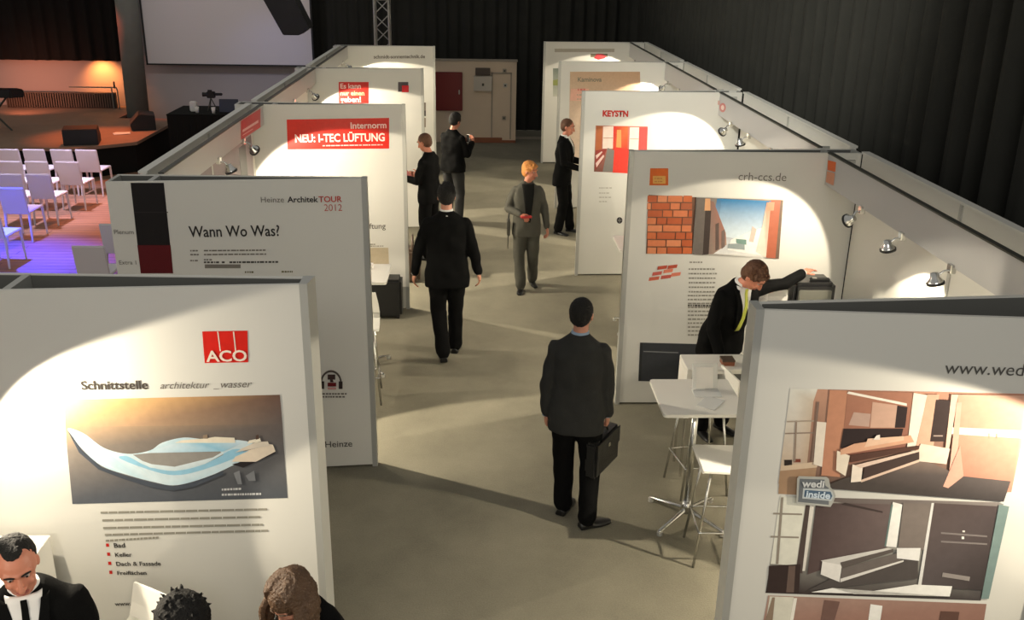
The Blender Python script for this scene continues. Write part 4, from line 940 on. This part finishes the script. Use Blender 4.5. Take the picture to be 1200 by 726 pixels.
def person(label, loc, rz, h=1.8, lean=0, side=0, twist=0, pelvis=.95, ra=((.10,.0,-1),(.04,.10,-1)), la=None, rl=None, ll=None,
           ft=(12,-12), head=(0,0,0), hair='hair_dark', hairstyle='short', jacket='suit_black', trousers='suit_black', shirt=None, tie=None, collar='shirt',
           skin='skin', vox=.0065, hcurl=(.4,.4), palm=(None,None), jlen=.765, width=1.0, hats=None, scarf=None, build=None):
    la = la or tuple((-v[0], v[1], v[2]) for v in ra)
    dz = pelvis-.95; k = h/1.8
    rl = rl or ((.105,.02,.50),(.11,-.02,.085)); ll = ll or ((-.105,.02,.50),(-.11,-.02,.085))
    def bend(p):
        p = Vector(p); f = max(0, min(1, (p.z-.86)/.30)); f = f*f*(3-2*f)
        c = Vector((0,0,.93)); q = p-c
        q = Matrix.Rotation(-lean*f,3,'X') @ Matrix.Rotation(side*f,3,'Y') @ Matrix.Rotation(twist*f,3,'Z') @ q
        return c+q+Vector((0,0,dz))
    Rt = Matrix.Rotation(-lean,3,'X') @ Matrix.Rotation(side,3,'Y') @ Matrix.Rotation(twist,3,'Z')
    nk = bend((0,-.008,1.50)); Rh = Rt @ Matrix.Rotation(head[0],3,'Z') @ Matrix.Rotation(-head[1],3,'X') @ Matrix.Rotation(head[2],3,'Y')
    def hd(p): return nk + Rh @ (Vector(p)-Vector((0,-.008,1.525)))
    sc = lambda v: v*k
    # ---- body
    b = MB(); b.rings([[bend(v) for v in sup(w_*width, d_, yc, z)] for z, w_, d_, yc in TORSO])
    b.tube([bend((0,-.014,1.46)), hd((0,-.004,1.53)), hd((0,.006,1.60))], [.058,.053,.054], 16)
    hb = MB()
    hb.ell((0,-.012,1.696), (.079,.098,.094)); hb.ell((0,.020,1.640), (.061,.072,.078)); hb.ell((0,.045,1.592), (.034,.040,.026)); hb.ell((0,.062,1.628), (.036,.024,.03))
    hb.tube([(0,.088,1.690),(0,.104,1.660),(0,.110,1.645)], [.008,.0115,.0135], 10); hb.ell((.013,.096,1.643),(.008,.010,.007)); hb.ell((-.013,.096,1.643),(.008,.010,.007))
    hb.ell((.034,.062,1.650),(.022,.022,.020)); hb.ell((-.034,.062,1.650),(.022,.022,.020)); hb.tube([(-.048,.066,1.712),(0,.084,1.710),(.048,.066,1.712)], .010, 8)
    for s_ in (-1,1): hb.ell((s_*.079,-.010,1.668), (.008,.019,.031), Matrix.Rotation(R(-12),3,'X') @ Matrix.Rotation(R(s_*14),3,'Z'), 12, 10)
    hb.map(hd); b.v, b.f, b.m = b.v+hb.v, b.f+[tuple(i+len(b.v) for i in f) for f in hb.f], b.m+hb.m
    arms = []
    for s_, (d1, d2), cu, pm in ((1, ra, hcurl[0], palm[0]), (-1, la, hcurl[1], palm[1])):
        sh = bend((s_*.168*width, -.008, 1.415)); d1 = Vector(d1).normalized(); d2 = Vector(d2).normalized()
        el = sh+d1*.295; wr = el+d2*.255; arms.append((s_, sh, el, wr, d2))
        s2 = sh+Vector((-s_*.012,0,-.035)); b.tube([s2, s2+(el-s2)*.5, el], [.036,.042,.038], 14); b.tube([el, el+(wr-el)*.35, wr], [.040,.038,.025], 14)
        pv = Vector(pm) if pm else Vector((-s_, .15, 0))
        hand(b, wr, d2, pv, 1 if False else (s_ if pm is None else s_), cu)
    legs = []
    for s_, (kn, an) in ((1, rl), (-1, ll)):
        hp = Vector((s_*.09, -.0, .90+dz)); kn = Vector(kn); an = Vector(an); legs.append((s_, hp, kn, an))
        b.tube([hp, hp+(kn-hp)*.5, kn], [.082,.070,.052], 16); b.tube([kn, kn+(an-kn)*.3, an], [.050,.052,.036], 14)
    b.map(sc)
    def eyes(v):   # hollow the eye sockets
        p = Rh.transposed() @ (v/k - nk) + Vector((0,-.008,1.525))
        if p.y > .03 and 1.60 < p.z < 1.78:
            for s_ in (-1,1):
                r2 = ((p.x-s_*.031)/.017)**2 + ((p.z-1.690)/.011)**2; v = v - Rh @ Vector((0, .011*k*math.exp(-r2), 0))
            r2 = (p.x/.026)**2 + ((p.z-1.612)/.0035)**2; v = v - Rh @ Vector((0, .004*k*math.exp(-r2), 0))
        return v
    me = remesh(b, vox, 2, eyes); root = link_mesh('person', me, M[skin], None, loc, rz); tag(root, label, 'person')
    # ---- face details
    for s_ in (-1,1):
        e = MB().ell(hd((s_*.031,.0695,1.690)), (.0115,.0115,.0085), Rh, 14, 10).map(sc).build('eye', M['eye'], root, smooth=True)
        MB().ell(hd((s_*.031,.0775,1.690)), (.0060,.005,.0060), Rh, 10, 8).map(sc).build('iris', M['iris'], e, smooth=True)
        MB().tube([hd((s_*.048,.078,1.713)), hd((s_*.032,.087,1.718)), hd((s_*.015,.091,1.714))], [.0035,.0045,.0035], 8).map(sc).build('eyebrow', M[hair], root, smooth=True)
    lp = MB(); lp.tube([hd((-.022,.085,1.614)), hd((0,.0925,1.616)), hd((.022,.085,1.614))], [.003,.0048,.003], 8); lp.tube([hd((-.018,.085,1.606)), hd((0,.0915,1.605)), hd((.018,.085,1.606))], [.003,.0058,.003], 8)
    lp.map(sc).build('lips', M['lip'], root, smooth=True)
    # ---- hair
    hm = MB(); rs = random.Random(hash(label) % 99991 if False else len(label)*7+3)
    if hairstyle in ('short', 'cropped'):
        g = .010 if hairstyle == 'short' else .004
        hm.ell((0,-.024,1.704), (.080+g,.096+g,.093+g)); hm.ell((0,-.040,1.672), (.074+g*.6,.074+g*.6,.080))
        for _ in range(60 if hairstyle == 'short' else 0):
            a = rs.uniform(0, 6.28); e_ = rs.uniform(.35, 1.4); dx = Vector((math.cos(a)*math.cos(e_)*.08, math.sin(a)*math.cos(e_)*.095-.02, math.sin(e_)*.095+1.712))
            hm.tube([dx, dx+Vector((math.cos(a)*.006, .012, .012))], [.012,.005], 6)
    elif hairstyle == 'receding':
        hm.ell((0,-.040,1.706), (.084,.090,.092)); hm.ell((0,-.045,1.672), (.081,.070,.070)); hm.ell((0,.0,1.775), (.040,.050,.020))
    elif hairstyle == 'swept':
        hm.ell((0,-.026,1.715), (.09,.104,.104)); hm.ell((0,-.045,1.665), (.08,.075,.085))
        for _ in range(90):
            x = rs.uniform(-.07,.07); p0 = Vector((x, rs.uniform(-.08,.055), 1.79-abs(x)*.6)); hm.tube([p0, p0+Vector((.02,.02,.008)), p0+Vector((.045,.028,-.012))], [.010,.011,.004], 6)
    elif hairstyle == 'spiky':
        hm.ell((0,-.01,1.715), (.128,.128,.105)); hm.ell((0,-.03,1.66), (.128,.11,.11))
        for _ in range(110):
            a = rs.uniform(0, 6.28); e_ = rs.uniform(-.3, 1.5); n_ = Vector((math.cos(a)*math.cos(e_), math.sin(a)*math.cos(e_), math.sin(e_)))
            p0 = Vector((n_.x*.12, n_.y*.12-.01, n_.z*.098+1.71)); lk = rs.uniform(.01,.034); hm.tube([p0-n_*.01, p0+n_*lk*.5, p0+n_*lk+Vector((rs.uniform(-.01,.01),rs.uniform(-.01,.01),0))], [.013,.009,.003], 6)
    elif hairstyle == 'long':
        hm.ell((0,-.022,1.706), (.092,.110,.102)); hm.ell((0,-.055,1.65), (.090,.080,.10)); hm.map(hd)
        for _ in range(230):
            a = rs.uniform(-2.1, 2.1)-math.pi/2; rr = rs.uniform(.96,1.14); st = hd((math.cos(a)*.04, -.02+math.sin(a)*.05, 1.80))
            mid = hd((math.cos(a)*.094*rr, -.02+math.sin(a)*.112*rr, 1.715)); out = (mid-hd((0,-.02,1.70))).normalized(); out.z = 0
            q1 = hd((math.cos(a)*.075, -.02+math.sin(a)*.088, 1.785)); ln = rs.uniform(.15,.27)
            low = mid+out*.035+Vector((rs.uniform(-.012,.012),rs.uniform(-.012,.012),-ln*.55)); end = low+Vector((rs.uniform(-.015,.015),rs.uniform(-.015,.015),-ln*.6))
            hm.tube([st, q1, mid, (mid+low)/2+out*.008, low, end], [.010,.013,.013,.013,.012,.004], 6)
    if hairstyle != 'long': hm.map(hd)
    hm.map(sc)
    def hn(v): return v + v.normalized()*0 + Vector((noise.noise(v*90), noise.noise(v*90+Vector((5,5,5))), noise.noise(v*90+Vector((9,2,4)))))*.0035
    link_mesh('hair', remesh(hm, .004 if hairstyle == 'long' else .005, 0 if hairstyle == 'long' else 1, hn), M[hair], root)
    # ---- trousers
    tr = MB(); tr.rings([[Vector((v.x, v.y, v.z+dz)) for v in sup(w_, d_, yc, z)] for z, w_, d_, yc in ((.84,.175,.115,-.01),(.90,.178,.122,-.01),(.98,.165,.115,-.005),(1.03,.155,.108,0))])
    for s_, hp, kn, an in legs:
        m_ = (kn-hp); tr.tube([hp, hp+m_*.45, kn], [.103,.094,.079], 18); a2 = an-kn; tr.tube([kn, kn+a2*.5, an+a2.normalized()*.0], [.078,.073,.072], 18)
    def wr_(am, fq):
        def fn(v): return v + Vector((noise.noise(v*fq), noise.noise(v*fq+Vector((3,7,1))), 0))*am
        return fn
    link_mesh('trousers', remesh(tr.map(sc), .011, 3, wr_(.010, 9)), M[trousers], root)
    # ---- shoes
    for (s_, hp, kn, an), f_ in zip(legs, ft):
        u = Matrix.Rotation(R(-f_),3,'Z'); sh = MB()
        ax = [(-.075,.045,.036),(-.05,.05,.04),(.02,.040,.042),(.09,.030,.047),(.15,.024,.040),(.185,.016,.026)]
        rings = []
        for y, hh, wd in ax:
            rings.append([an + u @ Vector((wd*math.cos(a)*1.0, y+.01, (-an.z*0) + (hh if math.sin(a) > 0 else .0)*math.sin(a))) - Vector((0,0,.080)) + Vector((0,0,.008 if math.sin(a) >= 0 else 0)) + (Vector((0,0,-.004)) if math.sin(a) < -.1 else Vector((0,0,0))) for a in [2*math.pi*j/16 for j in range(16)]])
        sh.rings(rings); sh.tube([an+Vector((0,0,.0)), an-Vector((0,0,.05))], [.042,.046], 12); sh.map(sc)
        link_mesh('shoe', remesh(sh, .007, 2), M['shoe'], root)
    # ---- jacket
    jk = MB(); tab = [(max(z, jlen) if z < .81 else z, w_, d_, yc) for z, w_, d_, yc in JACKET if z > jlen or z < .77]
    if jlen > .77: tab = [(jlen,)+prof(JACKET, jlen)] + [r_ for r_ in JACKET if r_[0] > jlen+.01]
    jk.rings([[bend(v) for v in sup(w_*width, d_, yc, z)] for z, w_, d_, yc in tab])
    for s_, sh, el, wr, d2 in arms:
        jk.ell(sh+Vector((-s_*.015,0,-.022)), (.058,.064,.052)); jk.tube([sh-Vector((0,0,.02)), sh+(el-sh)*.5, el], [.056,.058,.052], 18)
        jk.tube([el, el+(wr-el)*.5, wr-d2*.012], [.055,.050,.043], 18, caps=True)
    link_mesh('jacket', remesh(jk.map(sc), .010, 2, wr_(.013, 9)), M[jacket], root)
    # cuffs
    for s_, sh, el, wr, d2 in arms:
        if collar: MB().tube([wr-d2*.03, wr+d2*.012], .034, 16, caps=False).map(sc).build('cuff', M[collar], root, smooth=True)
    # collar ring
    if collar:
        c = MB(); rg = []
        for z, w_, d_, yc in ((1.475,.080,.068,-.012),(1.505,.066,.062,-.010),(1.530,.061,.059,-.006)): rg.append([bend(v) for v in sup(w_, d_, yc, z, 28, 2)])
        c.rings(rg).map(sc).build('shirt_collar', M[collar], root, smooth=True)
    def patch(name, wf, z0, z1, m_, eps, nz=16, nx=8, cx=lambda z: 0):
        vs = []; fs = []
        for layer, e_ in ((0, eps), (1, eps-.022)):
            for i in range(nz+1):
                z = z0+(z1-z0)*i/nz; w_, d_, yc = prof(JACKET, z); hw = wf(i/nz)
                for j in range(nx+1):
                    x = cx(i/nz)-hw+2*hw*j/nx; q = max(0, 1-abs(x/(w_*width))**2.4)**(1/2.4)
                    vs.append(bend((x, yc+d_*q+e_, z)))
        W_ = nx+1; n1 = (nz+1)*W_
        for i in range(nz):
            for j in range(nx):
                a = i*W_+j; fs.append((a,a+1,a+1+W_,a+W_)); fs.append((n1+a+W_,n1+a+1+W_,n1+a+1,n1+a))
        for i in range(nz):
            for j in (0, nx): a = i*W_+j; fs.append((a,a+W_,n1+a+W_,n1+a) if j == 0 else (a+W_,a,n1+a,n1+a+W_))
        for j in range(nx): fs.append((j+1,j,n1+j,n1+j+1)); a = nz*W_+j; fs.append((a,a+1,n1+a+1,n1+a))
        return MB().add(vs, fs).map(sc).build(name, m_, root, smooth=True)
    if shirt:
        patch('shirt_front', lambda t: .012+.060*t, 1.12, 1.508, M[shirt], .017)
        for s_ in (-1,1): patch('lapel', lambda t: .016+.012*math.sin(math.pi*min(1,t*1.05)), 1.11, 1.49, M[jacket], .022, cx=lambda t: s_*(.018+.062*t))
    if tie: patch('tie', lambda t: .022-.010*t, 1.10, 1.50, M[tie], .024, nx=4)
    if scarf:
        patch('scarf', lambda t: .028+.055*t, .98, 1.485, M[scarf], .018)
    return root, dict(k=k, bend=bend, hd=hd, arms=arms)

# man with briefcase, from behind
P1, i1 = person('man seen from behind in charcoal jacket carrying a black briefcase', (.76, 6.36, 0), R(-8), 1.86, jacket='suit_char', trousers='suit_black', hairstyle='cropped', collar='shirt_blue',
    ra=((.14,.05,-1),(.05,.16,-1)), la=((-.16,-.02,-1),(-.02,.10,-1)), rl=((.115,-.02,.50),(.115,-.10,.085)), ll=((-.085,.06,.50),(-.075,.08,.085)), ft=(62,20), head=(R(-14),R(6),0), hcurl=(1.2,.6), width=1.0)
hp_ = Matrix.Rotation(R(-8),3,'Z') @ (i1['arms'][0][3]+i1['arms'][0][4]*.10)*i1['k'] + Vector((.76,6.36,0))
t = thing('briefcase', 'black leather briefcase held by the man in the charcoal jacket', 'briefcase', (hp_.x-.03, hp_.y, hp_.z-.02), R(58))
b = MB(); b.prism([(-.21,-.05),(.21,-.05),(.21,.05),(-.21,.05)], -.34, -.045); b.build('case_body', M['leather'], t, bevel=.018)
b = MB(); b.box(-.205,.205,-.056,-.048,-.19,-.05); b.build('flap', M['leather'], t, bevel=.004)
MB().tube([(-.08,0,-.05),(-.06,0,0),(.06,0,0),(.08,0,-.05)], .010, 8).build('handle', M['leather'], t, smooth=True)
MB().box(-.02,.02,-.062,-.055,-.14,-.11).build('clasp', M['chrome'], t)
# man in black suit walking away
person('man in a black suit walking away, nearest the Wann Wo Was panel', (-.30, 9.58, 0), R(0), 1.95, jacket='suit_black', trousers='suit_black', collar='shirt', hairstyle='short',
    ra=((.26,.0,-1),(.20,.16,-1)), la=((-.32,-.06,-1),(-.18,.10,-1)), rl=((.08,.10,.52),(.07,.12,.085)), ll=((-.09,.02,.50),(-.04,-.14,.10)), ft=(8,-8), head=(R(2),R(8),0), width=1.08)
# blond person walking towards camera
P3, i3 = person('blond person in grey suit with black scarf walking towards the camera', (.66, 11.86, 0), R(186), 1.72, jacket='suit_grey', trousers='trouser_grey', collar=None, hair='hair_blond', hairstyle='swept', skin='skin_red', scarf='cloth_black',
    ra=((.36,-.02,-1),(-.55,.75,-.12)), la=((-.28,.0,-1),(-.14,.14,-1)), rl=((.10,.03,.50),(.08,.10,.085)), ll=((-.09,.02,.50),(-.12,-.14,.10)), ft=(14,-6), head=(R(52),R(12),0), hcurl=(1.0,.5), palm=((-.2,-.3,-1),None), width=.95)
hw = Matrix.Rotation(R(186),3,'Z') @ (i3['arms'][0][3]+i3['arms'][0][4]*.10)*i3['k'] + Vector((.66,11.86,0))
t = thing('red_device', 'small red device held by the blond person in grey', 'device', hw, R(100)); MB().box(-.03,.03,-.07,.07,-.012,.012).build('device_body', M['red'], t, bevel=.005); MB().box(-.012,.012,-.02,.02,.012,.016).build('button', M['black'], t)
t = thing('shoulder_bag', 'thin dark bag hanging at the hip of the blond person', 'bag', (.66-.235, 11.86, .86), R(90)); MB().box(-.09,.09,-.02,.02,-.12,.08).build('bag_body', M['suit_grey'], t, bevel=.01)
MB().tube([(-.08,0,.07),(-.03,-.01,.22),(.03,-.01,.22),(.08,0,.07)], .006, 6).build('strap', M['black'], t, smooth=True); MB().box(.085,.095,-.005,.005,-.34,-.05).build('loose_strap', M['black'], t)
# man at right, black suit, white shirt, facing right
person('man in black suit and white shirt facing right beside the red hallway panel', (1.36, 14.6, 0), R(-108), 1.84, hair='hair_chest', skin='skin_red', shirt='shirt', jacket='suit_black', trousers='suit_black', hairstyle='cropped', lean=R(2),
    ra=((.10,.18,-1),(-.18,.95,-.28)), la=((-.10,.20,-1),(.15,.95,-.15)), rl=((.10,.05,.50),(.10,-.02,.085)), ll=((-.10,.06,.50),(-.11,.12,.085)), ft=(22,-4), head=(0,R(12),0), hcurl=(.8,.8), palm=((-1,0,.2),(1,0,.2)))
# man at left reading leaflet, facing left
P5, i5 = person('man with cropped brown hair in black jacket reading at the left aisle side', (-.66, 13.2, 0), R(62), 1.84, hair='hair_chest', hairstyle='cropped', skin='skin_red', jacket='suit_black', trousers='suit_black', collar=None, jlen=.82,
    ra=((.12,.12,-1),(-.05,.95,.02)), la=((-.10,.25,-1),(.10,.95,.10)), ft=(10,-10), head=(0,R(24),0), hcurl=(.9,.9), palm=((-1,0,.3),(1,0,.3)))
hw = Matrix.Rotation(R(62),3,'Z') @ ((i5['arms'][0][3]+i5['arms'][1][3])/2*i5['k']+Vector((0,.11,.02))) + Vector((-.66,13.2,0))
t = thing('leaflet', 'pink leaflet held by the man in black jacket at left', 'leaflet', hw, R(62)); b = MB(); b.box(-.13,.13,-.004,.004,-.10,.10); b.xf(Matrix.Rotation(R(-50),4,'X')).build('leaflet_sheet', mat('pink_paper', (.65,.22,.2), .6), t)
# man with phone
P6, i6 = person('man in black jacket holding a phone up, behind the others', (-.36, 15.15, 0), R(-40), 1.82, hair='hair_dark', hairstyle='short', skin='skin_red', jacket='suit_black', trousers='jeans', collar=None, jlen=.86,
    ra=((.15,.30,-1),(-.25,.75,.62)), la=((-.14,.20,-1),(.35,.85,.45)), rl=((.10,.05,.50),(.09,.02,.085)), ft=(10,-14), head=(0,R(22),0), hcurl=(.9,.9), palm=((-1,-.2,.3),(1,-.2,.3)), width=1.12)
hw = Matrix.Rotation(R(-40),3,'Z') @ ((i6['arms'][0][3]+i6['arms'][1][3])/2*i6['k']+Vector((0,.09,.06))) + Vector((-.36,15.15,0))
t = thing('mobile_phone', 'white mobile phone held by the man in the black jacket', 'phone', hw, R(-40)); MB().box(-.035,.035,-.006,.006,-.07,.07).build('phone_body', M['paper'], t, bevel=.004); MB().box(-.03,.03,-.009,-.006,-.06,.06).build('phone_screen', M['black_gloss'], t)
# reaching man in R booth
P7, i7 = person('man in black suit and yellow tie leaning over and reaching right', (2.20, 7.80, 0), R(204), 1.86, hair='hair_chest', hairstyle='swept', skin='skin_red', shirt='shirt', tie='tie_yellow', jacket='suit_black', trousers='suit_black', lean=R(20), side=R(0),
    ra=((.18,.02,-1),(-.1,.45,-1)), la=((-.95,.06,.02),(-1,-.22,.20)), ft=(10,-10), head=(R(22),R(30),0), hcurl=(.5,.25), palm=(None,(0,0,-1)), width=1.08)
# seated three at the lower left
make_stool('white bar stool under the seated man at lower left', (-1.99, 3.58, 0), R(200))
make_stool('white bar stool under the black-haired person', (-1.26, 3.55, 0), R(180))
make_stool('white bar stool under the brown-haired woman', (-.80, 3.62, 0), R(160))
c = make_stool('empty white bar stool between the seated man and the black-haired person', (-1.74, 3.94, 0), R(150))
make_table('white bistro table of the seated group at lower left', (-1.32, 2.85, 0), R(10))
SIT = dict(pelvis=.90, rl=((.13,.40,.80),(.12,.34,.37)), ll=((-.13,.40,.80),(-.12,.34,.37)), ft=(6,-6))
person('seated man with receding dark hair, black suit and dark tie at lower left', (-1.99, 3.60, 0), R(200), 1.86, skin='skin_red', hairstyle='receding', shirt='shirt', tie='suit_black', jacket='suit_black', lean=R(8), head=(R(8),R(10),R(3)),
    ra=((.10,.10,-1),(-.2,.95,-.5)), la=((-.10,.10,-1),(.2,.95,-.5)), vox=.0045, width=1.12, **SIT)
person('seated person with spiky black hair at the lower frame edge', (-1.26, 3.56, 0), R(180), 1.60, hair='hair_dark', hairstyle='spiky', jacket='suit_black', lean=R(10), head=(0,R(16),0), ra=((.12,.35,-1),(-.2,.95,-.05)), **SIT)
person('seated woman with long brown hair leaning over at the lower frame edge', (-.68, 3.72, 0), R(145), 1.67, hair='hair_brown', hairstyle='long', skin='skin', jacket='suit_black', collar=None, lean=R(16), head=(0,R(26),R(0)), ra=((.12,.35,-1),(-.2,.95,-.05)), width=.92, **SIT)
